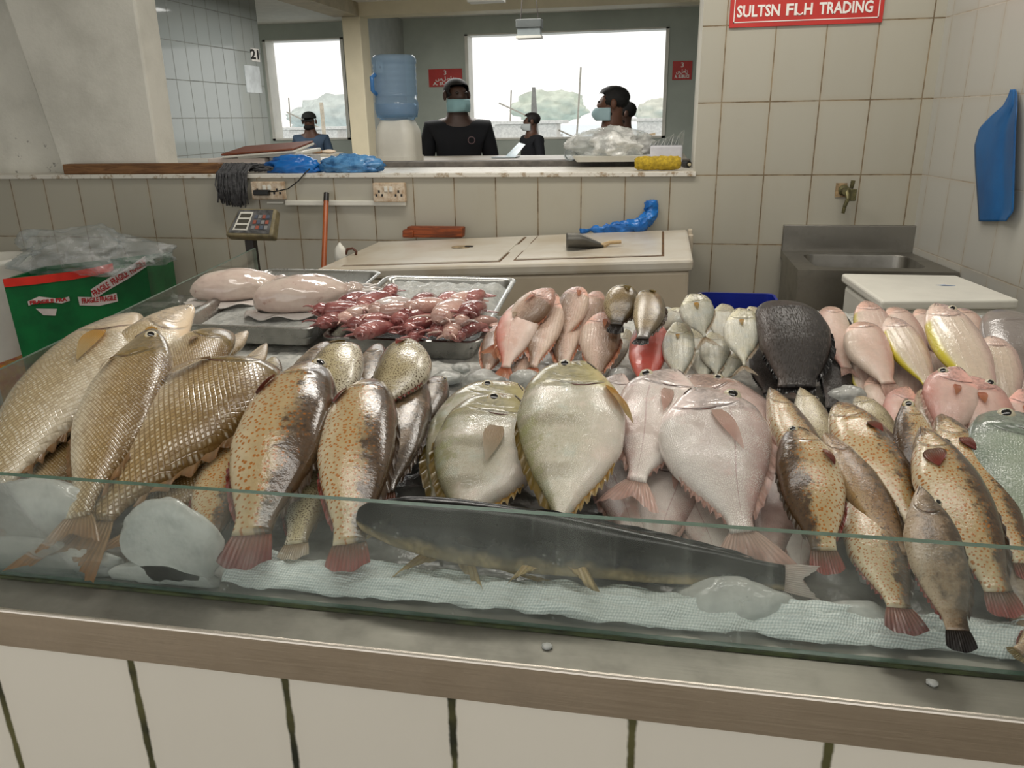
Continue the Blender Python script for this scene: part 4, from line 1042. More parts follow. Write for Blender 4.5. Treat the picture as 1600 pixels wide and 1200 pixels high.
SHAPE = {   # dorsal, ventral, half thickness (all in units of body depth), tail length, tail spread, fork
 'emperor': ([0.04, 0.114, 0.16, 0.29, 0.44, 0.5, 0.47, 0.38, 0.22, 0.13, 0.12], [0.04, 0.102, 0.14, 0.23, 0.38, 0.47, 0.46, 0.36, 0.2, 0.12, 0.12], .21, .5, .62, .55),
 'grouper': ([0.06, 0.147, 0.2, 0.3, 0.42, 0.48, 0.47, 0.41, 0.28, 0.2, 0.19], [0.07, 0.151, 0.2, 0.3, 0.43, 0.51, 0.51, 0.43, 0.28, 0.19, 0.18], .3, .42, .5, -.12),
 'snout': ([.03,.07,.12,.22,.39,.47,.47,.41,.28,.2,.19], [.04,.08,.13,.23,.39,.5,.51,.43,.28,.19,.18], .3, .42, .5, -.12),
 'trevally': ([.1, .27, .37, .46, .52, .52, .45, .31, .12, .045, .04], [0.05, 0.112, 0.15, 0.24, 0.38, 0.46, 0.45, 0.32, 0.12, 0.045, 0.04], .17, .5, .7, .8),
 'bream': ([0.05, 0.155, 0.22, 0.37, 0.51, 0.53, 0.46, 0.33, 0.18, 0.11, 0.1], [0.05, 0.112, 0.15, 0.25, 0.4, 0.47, 0.44, 0.33, 0.17, 0.1, 0.1], .2, .45, .62, .6),
 'snapper': ([0.05, 0.131, 0.18, 0.31, 0.45, 0.5, 0.46, 0.35, 0.19, 0.12, 0.11], [0.05, 0.124, 0.17, 0.28, 0.42, 0.48, 0.45, 0.34, 0.18, 0.11, 0.11], .22, .42, .5, .3),
 'slim': ([0.07, 0.175, 0.24, 0.36, 0.47, 0.5, 0.48, 0.4, 0.27, 0.17, 0.16], [0.07, 0.151, 0.2, 0.32, 0.44, 0.5, 0.49, 0.4, 0.25, 0.16, 0.15], .25, .45, .5, .5),
 'black': ([0.15, 0.255, 0.32, 0.43, 0.5, 0.52, 0.5, 0.43, 0.32, 0.26, 0.26], [0.1, 0.187, 0.24, 0.34, 0.44, 0.48, 0.48, 0.4, 0.28, 0.22, 0.22], .2, .3, .5, .05),
 'cobia': ([0.14, 0.239, 0.3, 0.42, 0.5, 0.5, 0.45, 0.38, 0.29, 0.22, 0.2], [0.12, 0.232, 0.3, 0.42, 0.5, 0.5, 0.43, 0.36, 0.26, 0.2, 0.18], .42, .6, .5, .6),
 'parrot': ([0.12, 0.256, 0.34, 0.44, 0.51, 0.52, 0.5, 0.42, 0.28, 0.2, 0.2], [0.1, 0.187, 0.24, 0.35, 0.45, 0.48, 0.47, 0.4, 0.26, 0.18, 0.18], .22, .4, .5, .2)}

# ------------------------------------------------------------------ fish: materials
def fish_mat(name, back, side, belly, pat=(), head=None, headlen=.24, gill=True, rough=.22, fine=90., sheen=None, edge=None, bumpk=.35, bellyw=(.02, .42), backw=(.6, .98), coat=.7, spec=.5):
    b = NB(name); rn = b.rnd(); W = b.m('MULTIPLY', rn, 37.)
    un = b.xyz(b.uv('norm')); us = b.uv('body'); u, vv = un[0], un[1]; X = b.xyz(us)
    n1 = b.noise(us, 2.2, 4., .6, W)
    vd = b.m('ADD', vv, b.m('MULTIPLY', b.m('SUBTRACT', n1, .5), .34))
    col = b.mix(b.smooth(vd, *bellyw), belly, side)
    col = b.mix(b.smooth(vd, *backw), col, back)
    n2 = b.noise(us, 9., 5., .7, W)
    col = b.mix(b.smooth(n2, .3, .75, 0., .22), col, tuple(k*.66 for k in side))
    body = b.smooth(u, headlen-.02, headlen+.05)      # 0 on the head
    hgt = b.m('MULTIPLY', n2, .5); rgh = rough
    for p in pat:
        k = p[0]
        if k == 'scale':
            _, f, ecol, amt, hi = p
            wv = b.m('MULTIPLY', b.m('SUBTRACT', b.noise(us, 3., 2., .5, W), .5), .09)
            xx = b.m('MULTIPLY', b.m('ADD', X[0], wv), f); yy = b.m('MULTIPLY', b.m('ADD', X[1], wv), f*1.45)
            def pp(q): return b.m('ABSOLUTE', b.m('SUBTRACT', b.m('MULTIPLY', b.m('FRACT', q), 2.), 1.))
            qa, qb = b.m('ADD', xx, yy), b.m('SUBTRACT', xx, yy)
            e1 = pp(qa); e2 = pp(qb); e = b.m('MAXIMUM', e1, e2)
            wn = b.n('ShaderNodeTexWhiteNoise'); b.set(wn.inputs[0], b.vec(b.m('FLOOR', b.m('ADD', qa, .0)), b.m('FLOOR', qb), W))
            em = b.m('MULTIPLY', b.m('MAXIMUM', b.smooth(e1, .66, .98), b.smooth(e2, .5, .96)), body)
            row = b.smooth(vd, .0, .5, .35, 1.)
            ctr_ = b.m('MULTIPLY', b.m('MULTIPLY', b.smooth(e, .62, .2), body), b.smooth(wn.outputs[0], .35, .8, .05, 1.))
            col = b.mix(b.m('MULTIPLY', ctr_, .6), col, hi)
            col = b.mix(b.m('MULTIPLY', b.smooth(wn.outputs[0], .5, .0), b.m('MULTIPLY', body, .3)), col, ecol)
            col = b.mix(b.m('MULTIPLY', b.m('MULTIPLY', em, row), amt), col, ecol)
            hgt = b.m('SUBTRACT', hgt, b.m('MULTIPLY', em, .9))
        elif k == 'fine':       # tiny scale shimmer
            _, f, c, amt = p
            e = b.vor(b.scl(us, (1.25, 1, 1)), f*.62, .62)
            em = b.m('MULTIPLY', b.smooth(e, .12, .5, 1., 0.), body)
            em = b.m('MULTIPLY', em, b.smooth(b.noise(us, 4., 3., .6, W), .32, .6))
            col = b.mix(b.m('MULTIPLY', em, amt), col, c); hgt = b.m('ADD', hgt, b.m('MULTIPLY', em, .6))
        elif k == 'spots':
            _, f, c, size, amt = p
            wv = b.n('ShaderNodeVectorMath', operation='ADD'); b.set(wv.inputs[0], us)
            sh = b.vec(W, W, 0.); b.set(wv.inputs[1], sh)
            d = b.vor(wv.outputs[0], f, .85)
            r = b.m('MULTIPLY', b.noise(us, 6., 2., .5, W), size*2)
            s_ = b.smooth(b.m('SUBTRACT', d, r), -.08, .04, 1., 0.)
            col = b.mix(b.m('MULTIPLY', s_, amt), col, c)
        elif k == 'mottle':
            _, f, c, amt, lo, hi, bias = p
            q = b.m('ADD', b.noise(us, f, 5., .68, W), b.m('MULTIPLY', b.m('SUBTRACT', vv, .5), bias))
            col = b.mix(b.m('MULTIPLY', b.smooth(q, lo, hi), amt), col, c)
        elif k == 'bars':
            _, f, c, amt = p
            q = b.m('SINE', b.m('ADD', b.m('MULTIPLY', u, f), b.m('MULTIPLY', n1, 3.)))
            q = b.m('MULTIPLY', b.smooth(q, .3, 1.), b.smooth(vv, .25, .6)); q = b.m('MULTIPLY', q, body)
            col = b.mix(b.m('MULTIPLY', q, amt), col, c)
        elif k == 'lines':       # long rows along the body
            _, f, c, amt = p
            q = b.m('SINE', b.m('ADD', b.m('MULTIPLY', X[1], f), b.m('MULTIPLY', n1, 4.)))
            q = b.m('MULTIPLY', b.smooth(q, .0, .9), b.smooth(b.noise(b.scl(us, (14, 30, 1)), 1.3, 3.), .35, .6))
            col = b.mix(b.m('MULTIPLY', b.m('MULTIPLY', q, body), amt), col, c); hgt = b.m('ADD', hgt, b.m('MULTIPLY', q, .4))
        elif k == 'streak':
            _, c, amt = p
            q = b.smooth(b.noise(b.scl(us, (5, 26, 1)), 2.4, 4., .7, None, .5), .52, .72)
            col = b.mix(b.m('MULTIPLY', q, amt), col, c); hgt = b.m('ADD', hgt, b.m('MULTIPLY', q, 1.2))
        elif k == 'pearl':
            _, c1, c2, amt = p
            q = b.noise(us, 3.2, 3., .6, W)
            col = b.mix(b.smooth(q, .5, .72, 0., amt), col, c1); col = b.mix(b.smooth(q, .48, .3, 0., amt), col, c2)
        elif k == 'latline':
            _, c, amt = p
            y0 = b.m('SUBTRACT', .66, b.m('MULTIPLY', b.m('POWER', b.m('MAXIMUM', b.m('SUBTRACT', u, .25), 0.), 1.3), .16))
            q = b.m('MULTIPLY', b.smooth(b.m('ABSOLUTE', b.m('SUBTRACT', vv, y0)), .004, .014, 1., 0.), body)
            col = b.mix(b.m('MULTIPLY', q, amt), col, c)
        elif k == 'headmot':
            _, c, amt = p
            q = b.m('ADD', b.noise(us, 8., 5., .7, W), b.m('MULTIPLY', b.m('SUBTRACT', .16, u), 1.5))
            col = b.mix(b.m('MULTIPLY', b.smooth(q, .46, .72), amt), col, c)
        elif k == 'edgeline':
            _, c, amt, side_ = p
            q = b.smooth(vv, .12, .02) if side_ < 0 else b.smooth(vv, .88, .98)
            col = b.mix(b.m('MULTIPLY', q, amt), col, c)
        elif k == 'tailcol':
            _, c, u0, amt = p
            col = b.mix(b.smooth(b.m('ADD', u, b.m('MULTIPLY', b.m('SUBTRACT', n1, .5), .2)), u0, u0+.2, 0., amt), col, c)
    if head:
        hn = b.noise(us, 14., 5., .7, W, .6)
        hc = b.mix(b.smooth(hn, .35, .7), head, tuple(k*.72 for k in head))
        vg = b.smooth(vv, .05, .5); hc = b.mix(vg, tuple(min(255, k*1.18+8) for k in head), hc)
        col = b.mix(b.m('SUBTRACT', 1., body), col, hc)
    if gill:
        gx = headlen*1.02
        cx = b.m('SUBTRACT', u, gx-.16); cy = b.m('MULTIPLY', b.m('SUBTRACT', vv, .47), .36)
        d = b.m('SQRT', b.m('ADD', b.m('MULTIPLY', cx, cx), b.m('MULTIPLY', cy, cy)))
        d = b.m('ADD', d, b.m('MULTIPLY', b.m('SUBTRACT', n1, .5), .03))
        ln = b.smooth(b.m('ABSOLUTE', b.m('SUBTRACT', d, .165)), .002, .011, 1., 0.)
        ln2 = b.smooth(b.m('ABSOLUTE', b.m('SUBTRACT', d, .11)), .002, .01, .16, 0.)
        ln = b.m('MULTIPLY', b.m('MAXIMUM', ln, ln2), b.smooth(cx, .0, .06))
        mo = b.m('MULTIPLY', b.smooth(b.m('ABSOLUTE', b.m('SUBTRACT', vv, b.m('SUBTRACT', .47, b.m('MULTIPLY', u, 1.6)))), .012, .05, 1., 0.), b.smooth(u, .085, .07))
        ln = b.m('MAXIMUM', ln, mo)
        ln = b.m('MULTIPLY', ln, b.smooth(b.m('ABSOLUTE', b.m('SUBTRACT', vv, .42)), .22, .42, 1., .0))
        col = b.mix(b.m('MULTIPLY', ln, .5), col, tuple(k*.32 for k in side))
        hgt = b.m('SUBTRACT', hgt, b.m('MULTIPLY', ln, 1.5))
    hgt = b.m('ADD', hgt, b.m('MULTIPLY', b.noise(us, fine*.22, 3., .6), .55))
    br = b.m('ADD', .9, b.m('MULTIPLY', rn, .2))
    hs = b.n('ShaderNodeHueSaturation'); hs.inputs['Saturation'].default_value = 1.0; b.set(hs.inputs['Value'], br); b.set(hs.inputs['Color'], col)
    rr = b.m('ADD', rough, b.m('MULTIPLY', b.m('SUBTRACT', n2, .5), .25))
    return b.end(b.pbr(hs.outputs[0], rr, 0. if sheen is None else sheen, spec, b.bump(hgt, bumpk, .0025), coat, .05))
def fin_mat(name, c, c2, rays=26., dark=.45, alpha=.0):
    b = NB(name); X = b.xyz(b.uv('norm'))
    q = b.m('SINE', b.m('MULTIPLY', X[1], rays*PI)); n = b.noise(b.oco(), 40., 4., .6)
    col = b.mix(b.smooth(b.m('ADD', X[0], b.m('MULTIPLY', b.m('SUBTRACT', n, .5), .5)), .1, .9), c, c2)
    col = b.mix(b.smooth(q, .1, .95, 0., dark), col, tuple(k*.72 for k in c))
    p = b.pbr(col, .3, 0., .5, b.bump(q, .4, .002), .3)
    tl = b.n('ShaderNodeBsdfTranslucent'); b.set(tl.inputs[0], col)
    s1 = b.mixs(.08, p, tl.outputs[0])
    if alpha:
        tr = b.n('ShaderNodeBsdfTransparent'); s1 = b.mixs(b.smooth(X[0], .2, 1., .0, alpha), s1, tr.outputs[0])
    return b.end(s1)
SPM = {
 'emperor': fish_mat('scaly emperor skin', (112, 84, 38), (176, 148, 98), (222, 208, 180), [('scale', 15.5, (100, 72, 34), .62, (218, 212, 196)), ('latline', (120, 96, 60), .4)], (136, 112, 62), .27, bellyw=(.0, .55), backw=(.5, 1.1)),
 'emperor_pale': fish_mat('pale emperor skin', (140, 112, 66), (196, 176, 136), (226, 214, 190), [('scale', 15., (134, 112, 76), .5, (234, 230, 218))], (206, 186, 158), .27, bellyw=(.0, .55), backw=(.7, 1.1)),
 'grouper': fish_mat('orange spotted grouper skin', (84, 62, 40), (190, 166, 122), (216, 200, 166), [('spots', 15.5, (168, 98, 8), .25, .92), ('headmot', (84, 62, 40), .85), ('mottle', 5.5, (58, 42, 28), .92, .56, .7, .6), ('mottle', 16., (88, 64, 38), .6, .58, .68, .45)], None, .22, backw=(.5, .84)),
 'grouper_dark': fish_mat('brown mottled grouper skin', (74, 60, 46), (134, 114, 90), (176, 156, 130), [('spots', 17., (118, 80, 40), .22, .5), ('mottle', 13., (160, 140, 116), .5, .5, .66, 0.), ('mottle', 4.4, (62, 50, 38), .85, .42, .66, .2)], None, .24),
 'grouper_pepper': fish_mat('dark spotted grouper skin', (100, 86, 58), (190, 176, 138), (222, 214, 192), [('spots', 23., (84, 62, 32), .25, .95), ('mottle', 5., (108, 88, 58), .6, .6, .78, .4)], None, .22),
 'grouper_brown': fish_mat('narrow brown grouper skin', (74, 54, 34), (134, 104, 68), (190, 164, 122), [('spots', 19., (142, 90, 36), .25, .75), ('mottle', 5., (60, 44, 28), .8, .5, .72, .35), ('mottle', 13., (52, 36, 22), .8, .52, .64, .0), ('mottle', 15., (176, 142, 94), .7, .55, .66, -.3)], None, .22),
 'trevally': fish_mat('golden trevally skin', (118, 116, 74), (184, 178, 158), (208, 198, 186), [('mottle', 30., (146, 140, 112), .35, .5, .62, .2), ('bars', 26., (128, 122, 98), .75), ('pearl', (226, 204, 190), (172, 186, 176), .5), ('fine', 130., (222, 216, 190), .35), ('mottle', 4.5, (128, 130, 70), .5, .62, .74, .3)], (160, 150, 104), .24, rough=.2, backw=(.72, 1.05)),
 'bream': fish_mat('pink silver bream skin', (182, 152, 144), (204, 191, 183), (222, 214, 206), [('fine', 105., (240, 236, 226), .75), ('latline', (156, 120, 116), .5), ('mottle', 3., (206, 150, 140), .4, .55, .75, .1)], (206, 190, 184), .27, rough=.2),
 'bream_brown': fish_mat('brownish pink bream skin', (136, 108, 100), (188, 158, 148), (210, 192, 184), [('fine', 105., (214, 196, 186), .5), ('mottle', 3., (110, 86, 76), .6, .5, .7, .2)], (164, 136, 122), .27),
 'snapper': fish_mat('brown backed pink snapper skin', (118, 88, 60), (196, 160, 138), (222, 198, 178), [('lines', 90., (130, 98, 70), .3), ('fine', 120., (226, 198, 178), .5), ('mottle', 30., (116, 84, 58), .65, .46, .62, .55)], (208, 160, 142), .25, backw=(.35, .8)),
 'snapper_pink': fish_mat('pale pink snapper skin', (214, 118, 102), (222, 186, 170), (228, 206, 192), [('fine', 120., (240, 220, 206), .4), ('latline', (200, 120, 108), .4)], (222, 172, 158), .25),
 'red': fish_mat('bright red fish skin', (186, 48, 30), (208, 66, 46), (220, 96, 74), [('fine', 110., (232, 120, 98), .3)], None, .25, gill=False),
 'brownie': fish_mat('olive brown small grouper skin', (92, 80, 54), (144, 124, 90), (180, 162, 126), [('spots', 20., (92, 68, 40), .25, .8), ('mottle', 4., (74, 60, 40), .6, .5, .7, .3), ('tailcol', (48, 42, 38), .78, .9)], (120, 104, 62), .24),
 'silver': fish_mat('silver jack skin', (146, 148, 134), (196, 194, 176), (218, 214, 196), [('fine', 60., (232, 230, 214), .5), ('pearl', (214, 204, 170), (176, 182, 178), .5), ('lines', 40., (160, 158, 140), .25)], (186, 180, 150), .25, rough=.2),
 'black': fish_mat('blackish rough skin', (30, 27, 26), (46, 41, 38), (92, 80, 74), [('streak', (116, 106, 98), .6)], (36, 32, 30), .2, coat=.15, spec=.3, bellyw=(-.1, .3), gill=False, rough=.36, bumpk=.7),
 'grey': fish_mat('smooth dark grey skin', (96, 88, 84), (116, 106, 100), (140, 130, 124), [], None, .2, gill=False, rough=.35),
 'slim': fish_mat('pink threadfin skin', (190, 148, 138), (212, 182, 166), (222, 204, 184), [('lines', 46., (232, 214, 196), .4), ('fine', 100., (238, 220, 206), .4), ('edgeline', (222, 206, 84), .9, -1)], (212, 170, 154), .24),
 'slim_pink': fish_mat('plain pink threadfin skin', (206, 152, 138), (216, 184, 166), (222, 202, 184), [('fine', 100., (230, 214, 200), .4)], (214, 174, 156), .24),
 'slim_yellow': fish_mat('yellow edged threadfin skin', (196, 158, 150), (216, 196, 176), (226, 214, 186), [('lines', 40., (190, 172, 150), .3), ('edgeline', (220, 206, 70), 1., -1)], (222, 188, 174), .24),
 'deep': fish_mat('salmon pink deep fish skin', (200, 138, 126), (214, 174, 160), (220, 194, 180), [('fine', 120., (228, 202, 190), .35), ('mottle', 3., (214, 168, 120), .3, .62, .74, 0.)], (208, 154, 142), .28),
 'cobia': fish_mat('dark cobia skin', (10, 10, 9), (16, 15, 13), (176, 156, 116), [('mottle', 4., (60, 58, 48), .5, .56, .74, -.4)], None, .2, bumpk=.12, coat=.0, spec=.2, bellyw=(.02, .24), gill=False, rough=.18),
 'parrot': fish_mat('grey green parrotfish skin', (116, 132, 116), (156, 168, 148), (176, 184, 164), [('fine', 60., (184, 194, 176), .35), ('mottle', 4., (130, 148, 132), .5, .5, .7, 0.)], (126, 138, 124), .28)}
FINM = {'gold': fin_mat('golden fin', (226, 172, 52), (214, 192, 140), 22., .35), 'pale': fin_mat('pale fin', (202, 176, 142), (216, 200, 176), 26., .3, .35), 'amber': fin_mat('amber fin', (186, 154, 110), (172, 130, 86), 24., .4, .35),
 'red': fin_mat('dark red fin', (166, 92, 66), (134, 46, 44), 20., .35), 'rust': fin_mat('rusty fin', (140, 96, 66), (176, 82, 70), 22., .4), 'pink': fin_mat('pink fin', (236, 206, 190), (232, 188, 172), 26., .3, .45), 'orange': fin_mat('orange fin', (222, 138, 100), (228, 160, 118), 24., .3, .2),
 'dark': fin_mat('dark fin', (60, 52, 46), (44, 40, 40), 22., .4), 'brown': fin_mat('brown fin', (104, 82, 56), (82, 62, 44), 22., .5), 'olive': fin_mat('olive fin', (150, 128, 60), (138, 112, 44), 22., .4), 'black': fin_mat('black fin', (30, 28, 28), (26, 24, 24), 24., .5), 'green': fin_mat('green grey fin', (150, 164, 146), (140, 154, 136), 24., .4),
 'white': fin_mat('whitish fin', (226, 208, 196), (232, 222, 212), 30., .4, .35)}
EYEM = [plain('white eye ring', (214, 204, 176), .15), plain('pupil', (10, 11, 14), .06, coat=.5), plain('golden eye ring', (190, 156, 84), .15)]

# ------------------------------------------------------------------ fish: builder
MOUTHM = plain('dark mouth line', (74, 56, 46), .4, var=.3); GILLM = plain('gill opening', (112, 66, 54), .35, var=.5, sc=40.)
FSTAT = []
def fish(name, sp, mat, label, nose, tail, w, ds, cat='fish', group=None, roll=0., hook=0., arch=.0, bend=0., tailfin='pale', tl=1., tspread=1., tdroop=0., dorsal=None, dh=.1, anal=None, pect=None, pp=(.28, .42, .32, .16, 0.), eye=None, eyep=(.1, .18), er=.062, hasTail=True, n0=None, thick=1., pelvic=None, twist=0.):
    Aw, Bw = atbed(*nose), atbed(*tail); L = (Bw-Aw).length; ax = (Bw-Aw)/L; Mid = (Aw+Bw)/2
    n = Vector(n0) if n0 else Vector((0, -.35, .94)); n = (n-ax*n.dot(ax)).normalized()
    n = Matrix.Rotation(math.radians(roll), 3, ax) @ n; s = n.cross(ax)
    # width in the picture -> body depth
    sd = sum(map(ord, label)) % 97; gu = {'emperor': .27, 'bream': .27, 'trevally': .25, 'snapper': .25}.get(sp, .23)
    def sst(x, a, b): x = min(1, max(0, (x-a)/(b-a))); return x*x*(3-2*x)
    vd = (Mid-CAM).normalized(); pxw = (s - vd*s.dot(vd)).length
    H = w*(Mid-CAM).dot(FW)/F/max(.5, pxw)
    FSTAT.append((label, L/H, H, L, Aw, Bw))
    dp, vp, tf, TL, TS, TF = SHAPE[sp]; D, V = curve(US, dp), curve(US, vp)
    T = curve(US, [.06*tf/.2, tf*.38, tf*.56, tf*.78, tf*.97, tf, tf*.92, tf*.7, tf*.4, tf*.26, tf*.22]); tf_ = thick
    nu, nv = (72, 32) if w > 70 else (48, 24)
    def axis(u):
        z = arch*L*4*u*(1-u) - hook*L*max(0, (.3-u)/.3)**2 - tdroop*L*max(0, (u-.7)/.3)**2*.25
        y = bend*H*math.sin(PI*u)*1.0
        return Vector((u*L, y, z))
    def sect(u, th):
        d, v, t = D(u), V(u), T(u)*tf_; c, h = (d-v)/2, (d+v)/2
        cs, sn = math.cos(th), math.sin(th)
        e = 1.0 if True else 1
        yy = c + h*(abs(cs)**.92)*(1 if cs >= 0 else -1); zz = t*(abs(sn)**.8)*(1 if sn >= 0 else -1)
        k = 1 + .03*fbm((u*4+sd, cs*1.2, sn*1.2), 3); lip = 1+.09*sst(u, gu-.1, gu-.012)*(1-sst(u, gu-.006, gu+.02))*max(0, 1-abs(cs)*1.1)
        return yy*k, zz*k*lip
    Mw = Matrix((ax, s, n)).transposed().to_4x4(); Mw.translation = Aw
    bm = B(); uvn = bm.loops.layers.uv.new('norm'); uvb = bm.loops.layers.uv.new('body')
    rows = []; info = {}
    for i in range(nu+1):
        u = (i/nu)**1.25 if i < nu*.5 else i/nu + ((.5**1.25) - .5)*(1-(i/nu-.5)/.5)
        r = []
        for j in range(nv):
            th = 2*PI*j/nv; yy, zz = sect(u, th)
            p = axis(u) + Vector((0, yy*H*ds, zz*H)); v = bm.verts.new(p); r.append(v)
            d, vv_ = D(u), V(u); info[v] = (u, (yy+vv_)/max(1e-6, d+vv_), u*L/H, yy)
        rows.append(r)
    for i in range(nu):
        for j in range(nv): bm.faces.new((rows[i][j], rows[i+1][j], rows[i+1][(j+1) % nv], rows[i][(j+1) % nv]))
    bm.faces.new(rows[0]); bm.faces.new(rows[-1][::-1])
    for f in bm.faces:
        f.smooth = True
        for l in f.loops: q = info[l.vert]; l[uvn].uv = (q[0], q[1]); l[uvb].uv = (q[2], q[3])
    bmesh.ops.recalc_face_normals(bm, faces=bm.faces)
    me = bpy.data.meshes.new(name); bm.to_mesh(me); bm.free(); me.materials.append(SPM[mat])
    o = bpy.data.objects.new(name, me); COL.objects.link(o); o.matrix_world = Mw; setp(o, label, cat, group)
    def child(nm, bm, mats, lab=None):
        bmesh.ops.recalc_face_normals(bm, faces=bm.faces)
        me = bpy.data.meshes.new(nm); bm.to_mesh(me); bm.free()
        for k in (mats if isinstance(mats, list) else [mats]): me.materials.append(k)
        c = bpy.data.objects.new(nm, me); COL.objects.link(c); c.parent = o
        if lab: c['label'] = lab
        return c
    def fin(nm, fn, a, b_, mat_, th=.0012):
        bm = B(); uvl = bm.loops.layers.uv.new('norm'); g = []; inf = {}
        for i in range(a+1):
            r = []
            for j in range(b_+1):
                v = bm.verts.new(fn(i/a, j/b_)); inf[v] = (i/a, j/b_); r.append(v)
            g.append(r)
        for i in range(a):
            for j in range(b_):
                f = bm.faces.new((g[i][j], g[i+1][j], g[i+1][j+1], g[i][j+1])); f.smooth = True
                for l in f.loops: l[uvl].uv = inf[l.vert]
        r = bmesh.ops.solidify(bm, geom=bm.faces[:], thickness=th)
        return child(nm, bm, FINM[mat_])
    rr = random.Random(hash(label) % 9999 if False else sum(map(ord, label)))
    if hasTail:
        hp = (D(1)+V(1))*H*.5*.92; cy = (D(1)-V(1))/2*H; tlen = TL*H*tl; sp_ = TS*H*tspread*.5; jag = [rr.uniform(.93, 1.03) for _ in range(40)]
        e0 = axis(1.0); e1 = axis(.96); dr = (e0-e1).normalized()
        def tfn(i, j):
            q = j*2-1; ln = tlen*(1-TF*(1-abs(q))**1.1*.75) * jag[int(j*24)]
            if TF < 0: ln = tlen*(1+TF*q*q*2)
            spread = hp*(1-i)+sp_*(i**.85)
            back = -.06*L*0
            p = e0 - dr*.012*L + dr*(ln*i) + Vector((0, (cy+q*spread)*ds if True else 0, -tdroop*tlen*i*i*.6 + .015*H*math.sin(q*7+i*3)*i + twist*q*spread*i))
            return p
        fin('tail_fin', tfn, 8, 24, tailfin)
    def edgefin(nm, top, u0, u1, h, mat_, spiny):
        N = 26; jag = [rr.uniform(.8, 1.12) for _ in range(N+1)]
        def ff(i, j):
            u = u0+(u1-u0)*j; e = D(u) if top else -V(u); sg = 1 if top else -1
            env = min(1, j*5)**.7*min(1, (1-j)*6)**.8
            hh = h*H*env*(jag[int(j*N)] if spiny else 1)*(1.-.3*j)
            return axis(u+.04*i*(1 if not spiny else 1.4)) + Vector((0, ((e*H) - sg*.02*H + sg*hh*i)*ds, -.25*hh*i + .004*math.sin(j*50)*i*H/.1))
        fin(nm, ff, 4, N, mat_)
    if dorsal: edgefin('dorsal_fin', True, .3, .88, dh, dorsal, True)
    if anal: edgefin('anal_fin', False, .62, .9, dh*.6, anal, False)
    if pelvic:
        def pf(i, j):
            u = .34 + i*.13 + (j-.5)*.03; return axis(u) + Vector((0, (-V(.34)*H*.93 - .13*H*i*(1-.4*j))*ds, .1*H*(.3+.3*j)))
        fin('pelvic_fin', pf, 6, 8, pelvic)
    def surf(u, y):      # height of the upper side above the axis
        d, v = D(u), V(u); c, h = (d-v)/2, (d+v)/2; q = min(.999, abs((y-c)/h)) if h else 0
        cs = q**(1/.92); sn = math.sqrt(max(0, 1-cs*cs)); return T(u)*tf_*sn**.8*H
    if pect:
        pu, pv, pl, pw, lean = pp; y0 = -V(pu)+(D(pu)+V(pu))*pv
        def pfn(i, j):
            q = j*2-1; i = min(i, 1.); wd = max(.012, pw*1.15*math.sin(PI*(.1+.9*i**.85))**.85*(1-.25*i))
            u = pu + i*pl*H/L*math.cos(lean); y = y0 + q*wd*.5 + i*pl*math.sin(lean)
            lim = surf(min(u, 1), min(max(y, -V(min(u, 1))*.98), D(min(u, 1))*.98))
            return axis(u) + Vector((0, y*H*ds, lim + H*(.012+.05*math.sin(PI*min(1, i*.9))*(.6+.4*q) + .02)*(1 if i > 0 else .3)))
        fin('pectoral_fin', pfn, 12, 12, pect)
    def slit(nm, pts, r_, mat_):
        bm = B(); tube(bm, [axis(u)+Vector((0, y*H*ds, surf(u, y)+r_*.15)) for u, y in pts], [r_*.4]+[r_]*(len(pts)-2)+[r_*.4], 6); child(nm, bm, mat_)
    if eye is not None: slit('mouth', [(.004+.085*i/7, -V(.02)*.1-(.02+.11*(i/7)**1.2)) for i in range(8)], .009*H, MOUTHM)
    if w > 60 and sp not in ('black', 'cobia'):
        slit('gill_slit', [(gu+.012-.055*(2*i/11-.93)**2, -V(gu)*.62+(V(gu)*.62+D(gu)*.5)*i/11) for i in range(12)], .0065*H, GILLM)
    if eye is not None:
        eu, ey = eyep; R_ = er*H; c0 = axis(eu) + Vector((0, ey*H*ds, surf(eu, ey)-R_*.25))
        def s2(du, dy): u = max(.01, eu+du*R_/L); y = ey+dy*R_/H; return axis(u)+Vector((0, y*H*ds, surf(u, y)))
        e = .5; t1 = (s2(1, 0)-s2(-1, 0)).normalized(); t2 = (s2(0, 1)-s2(0, -1)).normalized(); nn = t1.cross(t2).normalized()
        if nn.z < 0: nn = -nn
        nn = (nn + (Mw.to_3x3().inverted() @ (CAM-Mid)).normalized()*.8).normalized(); t1 = (t1-nn*t1.dot(nn)).normalized()
        bm = B(); pc = s2(0, 0)
        rings = [(1.2, -.3, 2 if eye == 'gold' else 0), (1.0, .12, 0), (.6, .3, 0), (.58, .31, 1), (.3, .37, 1), (.02, .38, 1)]
        t1n = t1; t2n = nn.cross(t1n); vs = []
        for k, z, mi in rings: vs.append([bm.verts.new(pc + (t1n*math.cos(2*PI*j/20)+t2n*math.sin(2*PI*j/20))*R_*k + nn*R_*z) for j in range(20)])
        for a_ in range(len(vs)-1):
            for j in range(20):
                f = bm.faces.new((vs[a_][j], vs[a_][(j+1) % 20], vs[a_+1][(j+1) % 20], vs[a_+1][j])); f.smooth = True
                f.material_index = rings[a_+1][2] if a_ else (2 if eye == 'gold' else 0)
        bm.faces.new(vs[-1]).material_index = 1
        child('eye', bm, EYEM)
    return o
